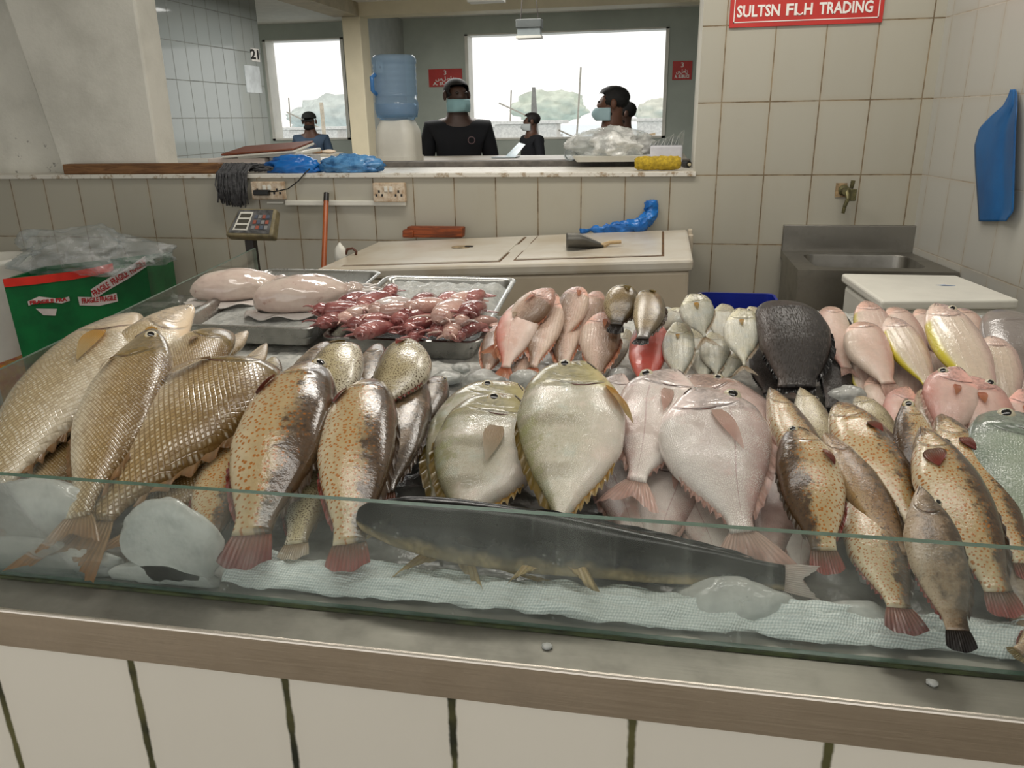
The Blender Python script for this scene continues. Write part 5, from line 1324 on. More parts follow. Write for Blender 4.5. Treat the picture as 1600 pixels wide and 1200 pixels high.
# ------------------------------------------------------------------ fish: the catch
def E_(label, nose, tail, w, ds, **k): return fish('emperor_fish', 'emperor', k.pop('mat', 'emperor'), label, nose, tail, w, ds, group='scaly emperors heaped at the left', **{**dict(tailfin='amber', dorsal='amber', anal='amber', pect='gold', dh=.045), **k})
E_('biggest pale scaly emperor at the far left with yellow pectoral fin', (214, 496, .10), (-25, 790, .03), 150, -1, mat='emperor_pale', pect='gold', pp=(.3, .36, .75, .15, -.05), arch=.03, tspread=1.1)
E_('pale emperor lying highest at the left, snout by the side glass', (299, 480, .13), (80, 690, .045), 100, -1, mat='emperor_pale', pect='gold', pp=(.3, .5, .4, .12, 0.), roll=-20)
E_('upright olive headed emperor with a visible eye, second from the left', (240, 519, .155), (122, 808, .055), 122, 1, eye='gold', eyep=(.12, .12), er=.075, pect='pale', pp=(.27, .2, .36, .13, -.15), arch=.02, tl=.9)
E_('wet brown emperor behind the upright one, snout pointing right', (362, 497, .11), (170, 690, .04), 92, 1, hook=.1, roll=-15, pect='amber', pp=(.3, .4, .3, .1, 0.))
E_('broad golden scaled emperor with head turned down, right of the upright one', (418, 548, .115), (150, 812, .04), 168, 1, hook=.16, pect='pale', pp=(.27, .28, .42, .2, -.3), arch=.03)
E_('pale emperor snout poking out behind the broad golden emperor, nearer the tray', (386, 519, .05), (270, 610, .03), 42, 1, mat='emperor_pale', hasTail=False, pect=None, dorsal=None, anal=None)
E_('small pale open snout just right of the other snout, below the cuttlefish tray', (416, 538, .05), (330, 650, .03), 40, 1, mat='emperor_pale', hasTail=False, pect=None, dorsal=None, anal=None)
E_('emperor mostly buried between the biggest emperor and the upright one', (150, 640, .03), (48, 800, .02), 95, 1, pect=None, tl=1.2)
E_('dark emperor flank under the broad golden emperor, by the first grouper', (400, 650, .035), (215, 830, .025), 105, 1, pect=None, tl=1.1)

def G_(label, nose, tail, w, ds, mat='grouper', sp='grouper', **k): return fish('grouper', sp, mat, label, nose, tail, w, ds, group='spotted groupers on the ice', **{**dict(tailfin='rust', dorsal='brown', anal='rust', pect='red', dh=.06, pp=(.3, .3, .26, .17, -.35)), **k})
G_('orange spotted grouper with dark red pectoral fin, nearest the golden scaled emperor', (492, 574, .125), (392, 836, .045), 138, 1, pect='red', pp=(.22, .12, .34, .2, -.25), eye='gold', eyep=(.09, .16), er=.08, arch=.03, tailfin='red')
G_('orange spotted grouper with brown red pectoral fin beside the striped jack', (580, 588, .12), (545, 850, .045), 118, 1, pect='rust', pp=(.22, .16, .36, .2, -.2), arch=.03, hook=.05)
G_('half buried grouper between the golden scaled emperor and the first grouper', (395, 650, .05), (318, 850, .025), 95, 1, pect='pale', pp=(.3, .7, .25, .2, .2), tailfin='olive', tl=1.3)
G_('round headed dark spotted grouper with olive fin below the cuttlefish tray', (545, 527, .115), (488, 668, .05), 82, -1, 'grouper_pepper', pect='olive', pp=(.1, .62, .3, .28, .5), hook=.12)
G_('smooth brown grouper back behind the round headed one, on its left', (512, 537, .07), (440, 640, .04), 50, 1, 'grouper_dark', pect=None)
G_('brown grouper wedged between the round headed and the white bellied groupers', (592, 540, .06), (560, 640, .035), 52, 1, 'grouper_dark', pect=None)
G_('white bellied grouper with curved tail lying across the others', (636, 536, .125), (592, 632, .09), 84, -1, 'grouper_pepper', pect='rust', pp=(.16, .5, .3, .16, .5), bend=.15, tailfin='brown', tl=.8, tspread=.5)
G_('mottled dark grouper beside the left striped jack', (652, 592, .075), (598, 770, .035), 84, 1, 'grouper_dark', pect='brown', pp=(.3, .2, .3, .16, -.2))
G_('dark brown grouper head with pale fin, behind the mottled one', (690, 592, .055), (630, 690, .03), 62, 1, 'grouper_dark', pect='pale', pp=(.2, .3, .3, .14, 0.), eye='white')
G_('dark wrinkled grouper back squeezed between the two big groupers', (562, 592, .07), (470, 740, .03), 66, 1, 'grouper_dark', pect=None)
G_('pale grey spotted grouper with yellow fin, under the two big groupers', (520, 650, .06), (462, 850, .025), 84, 1, 'grouper_pepper', pect='olive', pp=(.45, .6, .3, .22, .0), tailfin='pale')
G_('tiny grouper head with tan patch behind the golden scaled emperor', (428, 560, .05), (410, 640, .03), 42, 1, 'grouper_pepper', pect=None, hasTail=False)
# right hand groupers
G_('grouper with closed mouth pointing up left, beside the big pink bream', (1202, 610, .09), (1312, 800, .04), 66, 1, 'grouper', sp='snout', eye='white', eyep=(.14, .26), er=.1, pect=None, roll=-12)
G_('second pale grouper head with speckled snout near the black fish tail', (1250, 609, .07), (1300, 720, .035), 52, 1, 'grouper_pepper', sp='snout', eye='white', eyep=(.2, .3), er=.08, pect=None)
G_('densely orange spotted grouper with red fin, just right of the big pink bream', (1243, 672, .12), (1288, 860, .05), 96, -1, 'grouper', pect='red', pp=(.3, .2, .36, .17, -.2), eye='gold', eyep=(.07, .1), er=.08, arch=.03)
G_('slim brown grouper lying diagonally without visible fins', (1290, 680, .085), (1410, 870, .045), 60, 1, 'grouper_brown', pect=None, bend=.12)
G_('large cream grouper with amber pectoral, behind the slim brown one', (1310, 634, .1), (1436, 820, .045), 92, 1, 'grouper', pect='rust', pp=(.3, .62, .3, .16, .3))
G_('open gilled grouper head behind the large cream grouper', (1340, 622, .07), (1400, 700, .04), 48, 1, 'grouper_pepper', pect=None, eye='white', eyep=(.15, .3))
G_('dark striped grouper head standing upright with yellow ringed eye', (1414, 626, .125), (1452, 790, .05), 62, -1, 'grouper', sp='snout', eye='gold', eyep=(.1, .02), er=.12, pect=None)
G_('long grouper with broad pink pectoral fin running down to the glass', (1438, 672, .12), (1560, 925, .04), 96, 1, 'grouper', sp='snout', eye='white', eyep=(.14, .22), er=.075, pect='rust', pp=(.24, .3, .42, .3, -.1), arch=.02)
G_('spotted grouper with big red brown fin, next to the green parrotfish', (1470, 652, .105), (1602, 880, .045), 78, 1, 'grouper', pect='red', pp=(.26, .55, .45, .34, .1))
G_('small brown snouted grouper standing against the glass with dark tail', (1437, 762, .125), (1496, 985, .05), 82, 1, 'grouper_dark', sp='snout', eye='white', eyep=(.14, .2), er=.08, pect=None, tailfin='dark', thick=.75)
G_('orange spotted grouper low down under the slim brown one', (1338, 772, .045), (1405, 950, .03), 86, 1, 'grouper', pect='orange', pp=(.3, .7, .3, .2, .2), tailfin='red', tl=1.5, tspread=1.3)
G_('dark grouper back in the gap by the pink deep bodied fish', (1440, 612, .065), (1500, 720, .04), 56, 1, 'grouper_dark', pect=None)
G_('brown grouper low behind the glass at the right edge', (1560, 850, .03), (1620, 1000, .012), 80, 1, 'grouper_dark', pect=None, tailfin='amber')
G_('brown tail end of a grouper in the bottom right corner behind the glass', (1700, 960, .02), (1592, 1020, .008), 60, 1, 'grouper_brown', pect=None, tailfin='olive', tl=.6)

def T_(label, nose, tail, w, ds, **k): return fish('golden_jack', 'trevally', 'trevally', label, nose, tail, w, ds, group='striped golden jacks in the middle', **{**dict(tailfin='gold', dorsal='olive', anal='gold', pect='gold', dh=.032, eye='gold', eyep=(.12, .2), er=.05), **k})
T_('olive backed jack mostly hidden behind the left striped jack', (806, 604, .07), (668, 800, .02), 165, -1, pect=None)
T_('left striped golden jack, partly covered by the front one', (800, 622, .1), (712, 838, .035), 176, -1, eyep=(.1, .12), er=.06, pp=(.36, .42, .48, .16, -.05), pect='pale')
T_('front striped golden jack with yellow sickle shaped pectoral fin', (912, 570, .145), (872, 842, .055), 176, -1, pp=(.24, .1, .55, .14, -.45), eyep=(.075, .17), er=.06, arch=.02)

def S_(label, nose, tail, w, ds, mat='bream', **k): return fish('sea_bream', 'bream', mat, label, nose, tail, w, ds, group='pink silver sea breams', **{**dict(tailfin='pink', dorsal='pink', anal='pink', pect='pink', dh=.05, eye='white', eyep=(.15, .22), er=.06, pp=(.31, .42, .5, .12, -.08)), **k})
S_('brown tinged bream head lying behind the two big breams', (1068, 592, .06), (1265, 745, .03), 112, 1, 'bream_brown', pect=None, eye='gold', eyep=(.18, .24))
S_('pink silver bream with spread red tail, head under the silver jacks', (1055, 583, .11), (994, 752, .07), 138, -1, eyep=(.16, .3), er=.075, pp=(.33, .42, .5, .14, -.05), tl=1.1)
S_('biggest pink silver bream with dark eye and pink back fin', (1084, 612, .135), (1160, 832, .05), 172, 1, eyep=(.15, .29), er=.072, pp=(.3, .5, .52, .12, .25), tspread=1.25, arch=.02)
S_('bream under the spread red tail, nearest the front jack', (962, 690, .04), (1000, 870, .02), 100, -1, pect=None, eye=None)
S_('bream with visible pectoral between the two big breams', (1050, 712, .05), (1022, 872, .02), 98, 1, eye='white', pp=(.28, .6, .5, .13, 0.))
S_('narrow strip of bream flank under the biggest bream on its left', (1085, 740, .03), (1130, 905, .015), 92, -1, pect=None, eye=None)
S_('rosy bream flank under the biggest bream on its right', (1216, 715, .045), (1205, 885, .015), 98, 1, 'bream_brown', pect=None, eye=None, tl=1.2, tailfin='white')
S_('sliver of silver bream against the densely spotted grouper', (1244, 760, .03), (1248, 905, .012), 62, 1, pect=None, eye=None, tailfin='white', tl=1.5)
S_('small pale bream snout between the front jack and the red tailed bream', (972, 586, .06), (940, 680, .03), 62, -1, pect=None, eye=None)

def N_(label, nose, tail, w, ds, mat='snapper', **k): return fish('snapper', 'snapper', mat, label, nose, tail, w, ds, group='pink snappers beside the squid tray', **{**dict(tailfin='orange', dorsal='orange', anal='orange', pect='orange', dh=.06, pp=(.27, .45, .4, .13, -.15)), **k})
N_('brown backed snapper at the top, leaning left against the squid tray', (862, 448, .15), (778, 540, .06), 52, 1, pp=(.26, .4, .36, .13, -.1), hook=.05)
N_('dark backed snapper low against the squid tray', (788, 505, .06), (758, 585, .02), 46, -1)
N_('pale pink snapper belly up with red flank, front left of the snappers', (823, 470, .12), (790, 575, .04), 66, -1, 'snapper_pink', pect='pale', pp=(.3, .6, .3, .1, 0.))
N_('snapper with brown back and orange fin, centre of the group', (866, 460, .115), (833, 575, .045), 58, -1, pp=(.24, .55, .36, .13, -.2), eye='white', eyep=(.06, .3))
N_('snapper with a dark eye looking over the central snapper', (884, 463, .085), (880, 585, .035), 56, -1, eye='gold', eyep=(.13, .12), er=.11, pect=None)
N_('rear snapper with orange pectoral, behind the one with the dark eye', (906, 444, .135), (880, 530, .06), 50, -1, pp=(.2, .35, .36, .15, -.1), hook=.06)
N_('small brown snapper at the back beside the olive groupers', (935, 449, .11), (905, 540, .05), 42, 1, pect=None, hook=.05)
N_('round pale snapper with orange fin, under the olive groupers', (940, 490, .095), (933, 590, .035), 66, 1, pp=(.22, .62, .42, .12, .0), tl=.8, eye='white', eyep=(.05, .35))
N_('pink snapper strip between the belly up one and the central one', (828, 535, .05), (803, 598, .02), 40, -1, pect=None)
def b_(label, nose, tail, w, ds, **k): return fish('small_grouper', 'grouper', 'brownie', label, nose, tail, w, ds, group='olive groupers on top of the snappers', **{**dict(tailfin='dark', pect='olive', pp=(.2, .62, .3, .2, .3), dorsal='brown', hook=.1, tl=.9), **k})
b_('olive brown grouper with dark tail hanging, left of the pair', (978, 444, .16), (963, 508, .105), 54, 1)
b_('olive brown grouper with dark tail hanging over the red fish', (1008, 449, .155), (1003, 530, .11), 50, 1, bend=.2)
fish('red_fish', 'snapper', 'red', 'single bright red fish under the olive groupers', (1018, 498, .085), (1006, 612, .03), 64, 1, tailfin='red', pect=None)
def V_(label, nose, tail, w, ds, **k): return fish('silver_jack', 'trevally', 'silver', label, nose, tail, w, ds, group='small silver jacks', **{**dict(tailfin='pale', pect='gold', pp=(.28, .45, .28, .12, 0.), dorsal='pale', dh=.05, eye=None), **k})
V_('silver fish lying under the red fish on its left', (978, 515, .05), (950, 590, .02), 28, 1, pect=None)
V_('front left silver jack, upright with yellow fin, beside the red fish', (1056, 505, .095), (1062, 600, .04), 52, 1)
V_('silver jack at the back left, turned head down', (1062, 482, .1), (1032, 520, .06), 44, 1, pect=None)
V_('topmost silver jack with forked tail spread below it', (1078, 461, .15), (1101, 527, .09), 54, 1, tdroop=.0, tl=.9, tspread=1.1, eye='white', eyep=(.08, .25), er=.05)
V_('silver jack behind the topmost one, below the blue tub', (1128, 476, .1), (1128, 540, .06), 42, 1, pect=None)
V_('silver jack sliver right of the front left one', (1082, 515, .06), (1092, 595, .02), 40, 1, pect=None)
V_('silver jack under the spread forked tail', (1112, 520, .07), (1120, 590, .03), 48, 1, pect=None)
V_('front right silver jack with whole tail, against the black fish', (1154, 483, .125), (1163, 572, .06), 59, 1, eye='white', eyep=(.07, .25), er=.05, tl=.8)
V_('silver jack back peeping out between the tub and the black fish', (1172, 480, .085), (1182, 540, .05), 38, 1, pect=None)
V_('small silver jack at the bottom, left of the front right tail', (1152, 552, .05), (1128, 598, .02), 32, 1, pect=None)
V_('small silver jack in the gap above the brown tinged bream', (1104, 545, .045), (1096, 598, .02), 38, 1, pect=None)
def K_(label, nose, tail, w, ds, **k): return fish('black_fish', 'black', 'black', label, nose, tail, w, ds, group='black fish beside the silver jacks', **{**dict(tailfin='black', dorsal='black', anal='black', pect='black', pp=(.4, .2, .3, .2, -.4), dh=.07), **k})
K_('big rough black fish in the middle of the back row', (1212, 466, .14), (1242, 606, .05), 108, 1, bend=.12, tl=.5, hook=.05, pect=None)
K_('second black fish behind the pink ones, mostly hidden', (1308, 490, .08), (1304, 640, .03), 56, 1, pect=None, tl=.4)
K_('low black fish under the front right silver jack tail', (1190, 540, .05), (1205, 615, .02), 52, 1, pect=None, tl=.6)
def F_(label, nose, tail, w, ds, mat='slim', **k): return fish('threadfin_bream', 'slim', mat, label, nose, tail, w, ds, group='pink threadfin breams at the back right', **{**dict(tailfin='pink', pect=None, dorsal=None, anal=None), **k})
F_('pink threadfin over the second black fish, tail hanging down', (1300, 474, .125), (1323, 575, .06), 50, -1, 'slim_pink', bend=-.15, hook=.06)
F_('pink threadfin at the back, second from the black fish', (1352, 473, .115), (1385, 570, .06), 56, 1, 'slim')
F_('bulging pink threadfin in front of the back row', (1343, 500, .125), (1388, 600, .06), 64, 1, 'slim_pink', bend=-.1, hook=.06)
F_('silvery pink threadfin below the bulging one, on its left', (1344, 535, .07), (1356, 632, .025), 48, 1, 'slim')
F_('pale threadfin belly showing a yellow edge, right of the bulging one', (1390, 498, .12), (1452, 602, .065), 54, 1, 'slim_yellow')
F_('cream threadfin tail half, under the yellow edged ones', (1412, 540, .065), (1418, 640, .025), 52, 1, 'slim')
F_('pink threadfin head at the back below the cool box lid', (1392, 477, .115), (1446, 560, .06), 42, 1, 'slim_pink', hook=.05)
F_('second pink threadfin head, next to the biggest yellow edged one', (1436, 479, .11), (1472, 560, .06), 38, 1, 'slim_pink', hook=.05)
F_('biggest yellow edged threadfin with an open eye', (1462, 478, .145), (1546, 620, .07), 74, 1, 'slim_yellow', eye='white', eyep=(.13, .16), er=.08)
F_('pink threadfin tucked behind the biggest yellow edged one', (1500, 478, .1), (1530, 570, .05), 50, 1, 'slim_pink', hook=.05)
F_('narrow pink threadfin between the yellow edged ones', (1450, 540, .06), (1478, 615, .03), 44, 1, 'slim')
F_('yellow edged threadfin farthest right, below the grey fish', (1548, 528, .115), (1578, 632, .05), 62, 1, 'slim_yellow')
F_('threadfin flank cut by the right edge of the photo', (1610, 545, .07), (1592, 640, .03), 50, 1, 'slim')
F_('threadfin tail reaching down behind the gilled grouper', (1362, 590, .05), (1392, 668, .025), 42, 1, 'slim_pink')
fish('grey_fish', 'black', 'grey', 'smooth dark grey fish at the right edge below the cool box', (1560, 488, .11), (1640, 620, .04), 96, 1, tailfin='dark', pect=None)
def Q_(label, nose, tail, w, ds, **k): return fish('deep_bodied_fish', 'bream', 'deep', label, nose, tail, w, ds, group='salmon pink deep bodied fish', **{**dict(tailfin='pink', dorsal='pink', anal='pink', pect='orange', pp=(.34, .45, .3, .14, 0.), dh=.05, eye='white', eyep=(.16, .26), er=.085), **k})
Q_('salmon pink deep bodied fish with white throat, left of the pair', (1496, 576, .115), (1478, 690, .05), 82, -1)
Q_('salmon pink deep bodied fish overlapping beside the grouper, right of the pair', (1512, 590, .1), (1560, 705, .045), 82, 1)
Q_('pink deep bodied fish cut by the right edge above the parrotfish', (1596, 610, .08), (1606, 720, .04), 62, 1, eye=None)
Q_('orange pink fish head behind the upright dark striped grouper', (1418, 606, .06), (1398, 700, .03), 56, -1, eye=None, pect=None)
fish('parrotfish', 'parrot', 'parrot', 'grey green parrotfish at the right edge with white ringed eye', (1590, 650, .12), (1602, 850, .045), 148, -1, eye='white', eyep=(.1, .16), er=.08, tailfin='green', pect=None, dorsal='green')
fish('cobia', 'cobia', 'cobia', 'long dark cobia lying along the front glass', (560, 806, .07), (1225, 904, .03), 100, 1, tailfin='white', dorsal='dark', pect='dark', pp=(.26, .3, .5, .12, -.1), anal='dark', pelvic='olive', roll=0, tl=1.0, tspread=1.0, dh=.06, n0=(0, -.75, .66), thick=.8)

# ------------------------------------------------------------------ trays, squid, cuttlefish, ice
def tray(label, x0, x1, y0, y1, zf, zb, depth):
    t = thing('steel_tray', label, 'tray', ((x0+x1)/2, (y0+y1)/2, zf-depth))
    bm = B(); L = []
    def lp(g, dz, r): return [(x, y, zf+(zb-zf)*(y-y0)/(y1-y0)+dz) for x, y in rrect(x0+g, x1-g, y0+g, y1-g, r, 6)]
    loops(bm, [lp(0, -.004, .03), lp(-.003, 0, .033), lp(.002, .002, .03), lp(.012, 0, .024), lp(.016, -.006, .022), lp(.03, -depth, .02)], cap0=False)
    bm2 = bm
    loops(bm, [lp(0, -.004, .03), lp(.013, -.003, .023), lp(.0145, -.007, .022), lp(.0285, -depth-.0015, .02)], cap0=False)
    autosmooth(obj('tray_body', bm, M['steel_tray'], t), 50)
    return t
T1 = (-1.41, -1.035, -1.995, -1.5, .992, 1.037); T2 = (-1.012, -.63, -2.012, -1.53, .978, 1.03)
tray('left steel tray holding two large cuttlefish on ice', *T1, .05)
tray('right steel tray holding small reddish squid and crushed ice', *T2, .05)
def zt(T, y): return T[4]+(T[5]-T[4])*(y-T[2])/(T[3]-T[2])
def trayice(T, k, lo, seed):
    bm = B()
    def fn(i, j):
        x = T[0]+.022+i*(T[1]-T[0]-.044); y = T[2]+.022+j*(T[3]-T[2]-.044); e = min(1, min(i, 1-i)*14, min(j, 1-j)*14)
        return (x, y, zt(T, y) + lo + e*(k*j**1.2 + .007*ridg((x*22, y*22, seed), 3)*max(.25, j)))
    sheet(bm, fn, 60, 60); return bm
single('crushed_ice', trayice(T2, .022, -.026, 3), M['crushed'], 'crushed ice heaped in the back of the squid tray', 'ice', smooth=True, kind='stuff')
single('crushed_ice', trayice(T1, .006, -.032, 5), M['crushed'], 'wet melting ice in the cuttlefish tray', 'ice', smooth=True, kind='stuff')
def flesh(name, c, c2, wet=.14, sc=7., spot=None):
    b = NB(name); rn = b.m('MULTIPLY', b.rnd(), 31.); n = b.noise(b.oco(), sc, 5., .65, rn)
    col = b.mix(b.smooth(n, .35, .68), c, c2)
    if spot: col = b.mix(b.m('MULTIPLY', b.smooth(b.noise(b.oco(), sc*4, 4., .7, rn), .58, .7), .6), col, spot)
    hs = b.n('ShaderNodeHueSaturation'); b.set(hs.inputs['Value'], b.m('ADD', .75, b.m('MULTIPLY', b.rnd(), .5))); b.set(hs.inputs['Color'], col)
    return b.end(b.pbr(hs.outputs[0], wet, 0., .5, b.bump(b.m('ADD', n, b.noise(b.oco(), sc*5, 3.)), .25, .004), .6, .06))
SQ = [flesh('dark red squid skin', (128, 66, 66), (172, 112, 106), .12, 22., (84, 40, 44)), flesh('pink squid skin', (190, 146, 134), (214, 184, 172), .12, 22., (150, 96, 92)), flesh('whitish squid skin', (208, 196, 190), (190, 160, 154), .12, 22.)]
CUT = flesh('cuttlefish mantle skin', (206, 190, 178), (190, 166, 156), .12, 9., (150, 112, 100)); CUTW = flesh('white cuttlefish flesh', (222, 216, 210), (206, 196, 190), .15, 12.)
SQG = 'small squid heaped in the steel tray'
def squid(px, py, off, ang, ln, mi, label, seed):
    r = random.Random(seed)
    d = ray(px, py); # on the tray top plane
    y = -1.8
    for _ in range(6): p = atz(px, py, zt(T2, y)+off); y = p.y
    t = thing('squid', label, 'squid', p, SQG)
    R = Matrix.Rotation(ang, 3, 'Z') @ Matrix.Rotation(r.uniform(-.2, .1), 3, 'Y')
    def W(v): return p + R @ Vector(v)
    ln *= 1.3; rad = ln*.27; k = 14; cv = r.uniform(-.25, .25)*ln
    bm = B(); pts = []; rs = []
    for i in range(k+1):
        u = i/k; pts.append(W(((u-.5)*ln, cv*u*u, .006*math.sin(u*PI)))); rs.append(max(.0015, rad*(math.sin(PI*min(1, .08+u*.62))**.75 if u < .9 else 1*(1-(u-.9)*3.2))))
    tube(bm, pts, rs, 14)
    for v in bm.verts:
        q = v.co-p; v.co = p + Vector((q.x, q.y, q.z*.72)) + Vector((.0015*fbm(v.co*60), .0015*fbm(v.co*55+Vector((7, 0, 0))), .001))
    obj('mantle', bm, SQ[mi], t, True)
    bm = B()
    def fnn(i, j): q = j*2-1; return W(((-.5+.42*i)*ln, q*(rad*1.75*math.sin(PI*(.08+.86*i))), .0035-.006*abs(q)))
    sheet(bm, fnn, 8, 8); solidify(bm, .0012); obj('fin', bm, SQ[mi], t, True)
    bm = B(); blob(bm, W((.56*ln, cv*1.1, 0)), (rad*.75, rad*.7, rad*.6), 3, .1, 2, seed); hd = obj('head', bm, SQ[min(1, mi)], t, True)
    for a in range(4):
        s = (a-1.5)/1.5; bm = B(); L = ln*r.uniform(.2, .42); pp_ = []
        for i in range(7): u = i/6; pp_.append(W((.6*ln+u*L*.9, cv*1.1+s*rad*(.5+.9*u)+.006*math.sin(u*5+a), -.002+.006*math.sin(u*3+a*2))))
        tube(bm, pp_, [.005*(1-.7*i/6) for i in range(7)], 7); obj('arm', bm, SQ[mi], t, True)
    return t
spots = [(530, 500, .016, 2.5, .075, 0), (546, 488, .03, 1.9, .085, 0), (570, 490, .022, 2.1, .08, 1), (585, 470, .03, 2.4, .085, 0), (600, 505, .02, 2.2, .085, 0), (588, 515, .028, 2.2, .075, 0), (622, 505, .012, 2.6, .06, 1), (630, 488, .034, 1.75, .085, 1), (617, 478, .026, 2.2, .08, 2), (652, 492, .026, 2.3, .085, 0), (645, 508, .014, 2.8, .07, 0), (675, 480, .036, 2.0, .08, 1), (668, 505, .022, 2.4, .07, 0), (690, 512, .014, 2.9, .065, 0), (705, 485, .036, 2.5, .1, 1), (722, 498, .026, 2.9, .075, 2), (715, 510, .018, 2.5, .075, 1), (700, 470, .03, 2.7, .08, 0), (740, 485, .034, 2.6, .085, 0), (746, 465, .03, 2.8, .07, 0), (738, 515, .014, 2.0, .06, 0), (752, 505, .016, 1.8, .06, 1), (662, 470, .026, 2.5, .075, 0), (560, 470, .024, 2.7, .08, 0), (610, 455, .022, 2.9, .06, 0), (575, 505, .01, 2.5, .06, 0), (655, 520, .008, 3.0, .06, 0), (728, 470, .028, 2.6, .08, 1)]
lab = ['dark red squid at the far left end of the squid heap', 'dark red squid second from the left with mantle tip down', 'pinkish squid lying over the left part of the heap', 'dark squid at the back left pointing to the tray corner', 'red squid at the front left of the heap', 'red squid hanging over the front rim of the tray', 'short pink squid at the front rim, left of centre', 'tan arrow shaped squid standing out in the centre left', 'whitish squid behind the tan arrow shaped one', 'dark squid right of the tan arrow shaped one', 'dark squid low in the middle of the heap', 'wrinkled tan squid in the middle of the heap', 'dark squid in the middle front below the wrinkled tan one', 'small dark squid by the front rim, right of the middle', 'longest pale pink squid on top at the right', 'white squid mantle under the longest pale one', 'folded pink squid at the front right', 'dark squid at the back behind the longest pale one', 'purple red squid at the right end of the heap, on top', 'dark squid at the back right corner of the heap', 'small dark squid by the front rim at the right', 'pink squid at the right end beside the snappers', 'dark squid at the back in the middle', 'dark squid at the back left against the left tray', 'short dark squid at the back behind the tan arrow shaped one', 'short squid low at the front left', 'short dark squid lying at the very front of the middle', 'pink squid at the back right next to the ice']
for i, (s, l) in enumerate(zip(spots, lab)): squid(s[0], s[1], s[2], s[3]-PI+.0 if False else s[3]+PI*.0 + (PI if False else 0) - 4.4, s[4], s[5], l, i+3)
def cuttle(label, px, py, rx, ry, rz, ang, off, seed):
    y = -1.75
    for _ in range(6): p = atz(px, py, zt(T1, y)+off); y = p.y
    t = thing('cuttlefish', label, 'cuttlefish', p, 'large cuttlefish in the steel tray')
    R = Matrix.Rotation(ang, 3, 'Z')
    bm = B(); blob(bm, (0, 0, 0), (rx, ry, rz), 5, .05, 1.6, seed, .55)
    for v in bm.verts:
        q = v.co.copy(); q.y *= 1-.25*max(0, -q.x/rx)
        v.co = p + R @ q
    obj('mantle', bm, CUT, t, True)
    bm = B()
    def fn(i, j):
        a = 2*PI*i; k = .93+.28*j; wv = .006*math.sin(a*9+seed)*j
        return p + R @ Vector((math.cos(a)*rx*k, math.sin(a)*ry*k*(1-.25*max(0, -math.cos(a))), -rz*.5-.002-.006*j+wv))
    sheet(bm, fn, 72, 5); bmesh.ops.remove_doubles(bm, verts=bm.verts, dist=1e-5); solidify(bm, .003); obj('fin_skirt', bm, CUTW, t, True)
    bm = B(); blob(bm, p + R @ Vector((rx*1.05, 0, -rz*.1)), (rx*.3, ry*.55, rz*.55), 4, .12, 3, seed+2); hd = obj('head', bm, CUT, t, True)
    r = random.Random(seed)
    for a in range(8):
        s = (a-3.5)/3.5; bm = B(); pp_ = []
        for i in range(8): u = i/7; pp_.append(p + R @ Vector((rx*(1.2+.5*u), ry*(s*.45+.35*s*u)+.008*math.sin(u*5+a), -rz*.1+.008*math.sin(u*4+a*1.7))))
        tube(bm, pp_, [.009*(1-.7*i/7) for i in range(8)], 8); obj('arm', bm, CUTW, t, True)
cuttle('cuttlefish at the back left of its tray with reddish lower edge', 368, 448, .115, .075, .05, .55, .01, 3)
cuttle('front cuttlefish, the larger smooth pale dome in the left tray', 472, 462, .125, .078, .055, .6, .01, 8)
# loose pieces of ice
def ice(px, py, off, r, label, mat='ice', seed=1, amp=.16, flat=None):
    p = atbed(px, py, off); bm = B(); blob(bm, p, r, 4, amp, 1.3, seed, flat, lambda q: mn.noise(q)+.5*mn.noise(q*2.3)+.2*mn.noise(q*5))
    for v in bm.verts: v.co.y = max(v.co.y, -2.894 if v.co.z > .9 else -2.89); v.co.z = max(v.co.z, .9008)
    return single('ice_chunk', bm, M[mat], label, 'ice', 'loose chunks of ice', smooth=True)
ice(268, 850, .045, (.068, .028, .062), 'largest smooth ice block behind the front glass, right of the emperor tails', 'ice_white', 3)
ice(255, 905, .0, (.075, .022, .022), 'flat ice slab lying at the foot of the largest ice block', 'ice_white', 5)
ice(70, 800, .04, (.085, .03, .05), 'ice block behind the emperor tails at the left end of the glass', 'ice_white', 7)
ice(60, 872, .005, (.12, .022, .026), 'low ice slab at the left end of the front glass', 'ice_white', 9)
ice(140, 882, .0, (.05, .02, .02), 'small ice lump between the two slabs at the left', 'ice', 10)
ice(1150, 952, .0, (.07, .03, .036), 'ice block below the cobia, right of the middle', 'ice_white', 11)
ice(1335, 968, .0, (.045, .02, .022), 'ice piece behind the glass under the spread white tail', 'ice_white', 12)
ice(1400, 905, .0, (.045, .02, .03), 'ice piece beside the low orange spotted grouper', 'ice', 13)
ice(930, 850, .03, (.05, .03, .03), 'ice piece between the front jack tail and the breams', 'ice_white', 14)
ice(822, 600, .03, (.035, .03, .028), 'clear ice cube under the belly up snapper', 'ice', 15)
ice(755, 598, .02, (.042, .035, .024), 'round ice lump in front of the squid tray', 'ice', 16)
ice(700, 590, .012, (.03, .03, .014), 'small ice lump by the front of the squid tray, left of the round one', 'ice', 17)
ice(868, 590, .015, (.03, .025, .018), 'ice lump below the central snapper tail', 'ice', 18)
ice(970, 590, .02, (.03, .025, .02), 'ice lump by the round pale snapper tail', 'ice', 19)
ice(1325, 625, .03, (.034, .028, .026), 'clear ice cube in front of the second black fish', 'ice', 20)
ice(1558, 500, .02, (.02, .02, .02), 'ice cube left of the smooth grey fish', 'ice', 21)
ice(720, 575, .006, (.02, .02, .01), 'flat chip of ice just below the squid tray rim', 'ice', 22)
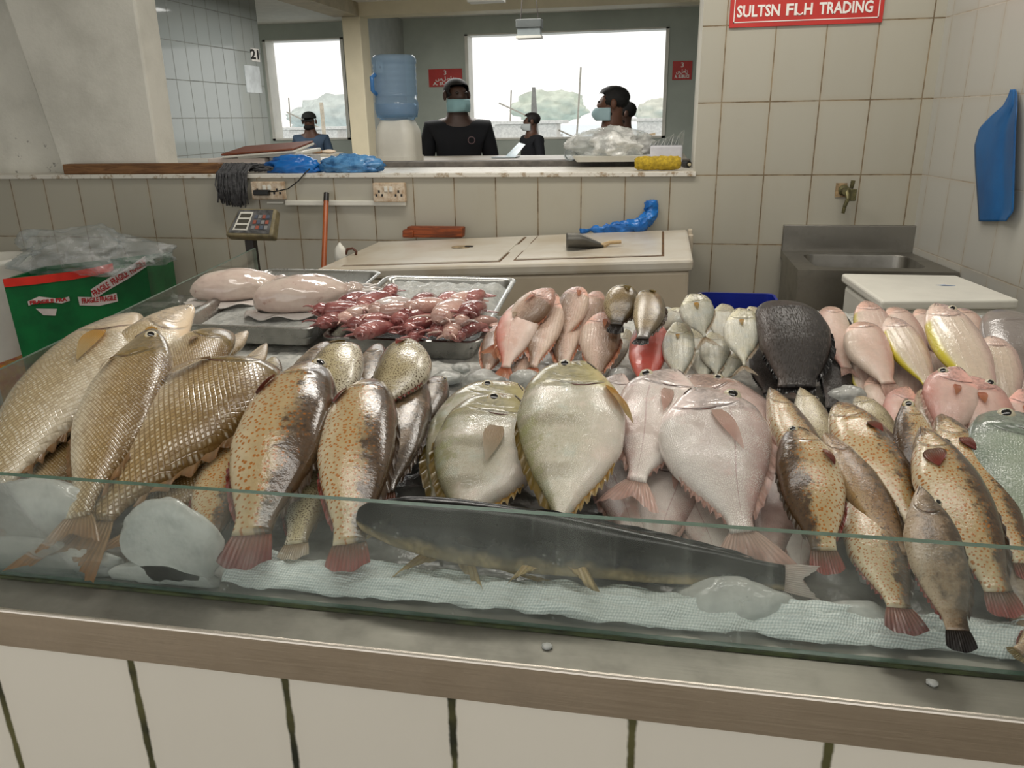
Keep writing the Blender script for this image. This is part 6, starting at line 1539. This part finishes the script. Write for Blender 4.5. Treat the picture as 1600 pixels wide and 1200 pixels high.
if __import__('os').environ.get('FSTAT'):
    for l, a, h, L, A, Bp in FSTAT: print('FS %.2f H=%.3f L=%.3f z %.3f->%.3f  %s' % (a, h, L, A.z, Bp.z, l[:50]))

for k, (px, py, lab_) in enumerate(((855, 1012, 'tiny whitish scrap on the steel ledge, middle of the counter edge'), (1456, 1069, 'tiny whitish drop on the steel ledge near the right end'))):
    p = atz(px, py, .9002); bm = B(); blob(bm, p+Vector((0, 0, .0018)), (.006, .005, .003), 3, .25, 2., k+40, .6); single('scrap', bm, M['ice_white'], lab_, 'scrap', smooth=True)
# ------------------------------------------------------------------ light
w = bpy.data.worlds.new('world'); bpy.context.scene.world = w; w.use_nodes = True
bg = w.node_tree.nodes['Background']; bg.inputs[0].default_value = (1.0, .985, .955, 1); bg.inputs[1].default_value = 1.15
def area(name, loc, rot, sx, sy, e, c=(1, .97, .9)):
    l = bpy.data.lights.new(name, 'AREA'); l.shape = 'RECTANGLE'; l.size = sx; l.size_y = sy; l.energy = e; l.color = c
    o = bpy.data.objects.new(name, l); COL.objects.link(o); o.location = loc; o.rotation_euler = rot; return o
area('overhead_fill', (-1.1, -.75, 2.9), (0, 0, 0), .9, .25, 21, (1, .95, .87))  # overhead area lights without fixtures, added for glints on the wet fish
area('overhead_fill', (.25, -.9, 2.9), (0, 0, 0), .9, .25, 16, (1, .95, .87))
area('overhead_fill', (-.4, -2.6, 2.9), (0, 0, 0), 2.4, .3, 14, (1, .95, .88))
area('hall_fill', (-2.2, 3.2, 2.5), (0, 0, 0), 2.4, 1.5, 85, (1, .98, .94))  # fill lights added to brighten the rear hall, no fixture behind them
area('hall_fill', (-5.6, 4.2, 2.5), (0, 0, 0), 1.4, 1.5, 30, (1, .98, .94))
sc = bpy.context.scene
sc.view_settings.view_transform = 'Standard'; sc.view_settings.look = 'None'; sc.view_settings.exposure = 0; sc.view_settings.gamma = 1
sc.cycles.max_bounces = 10; sc.cycles.transparent_max_bounces = 16; sc.cycles.use_denoising = True
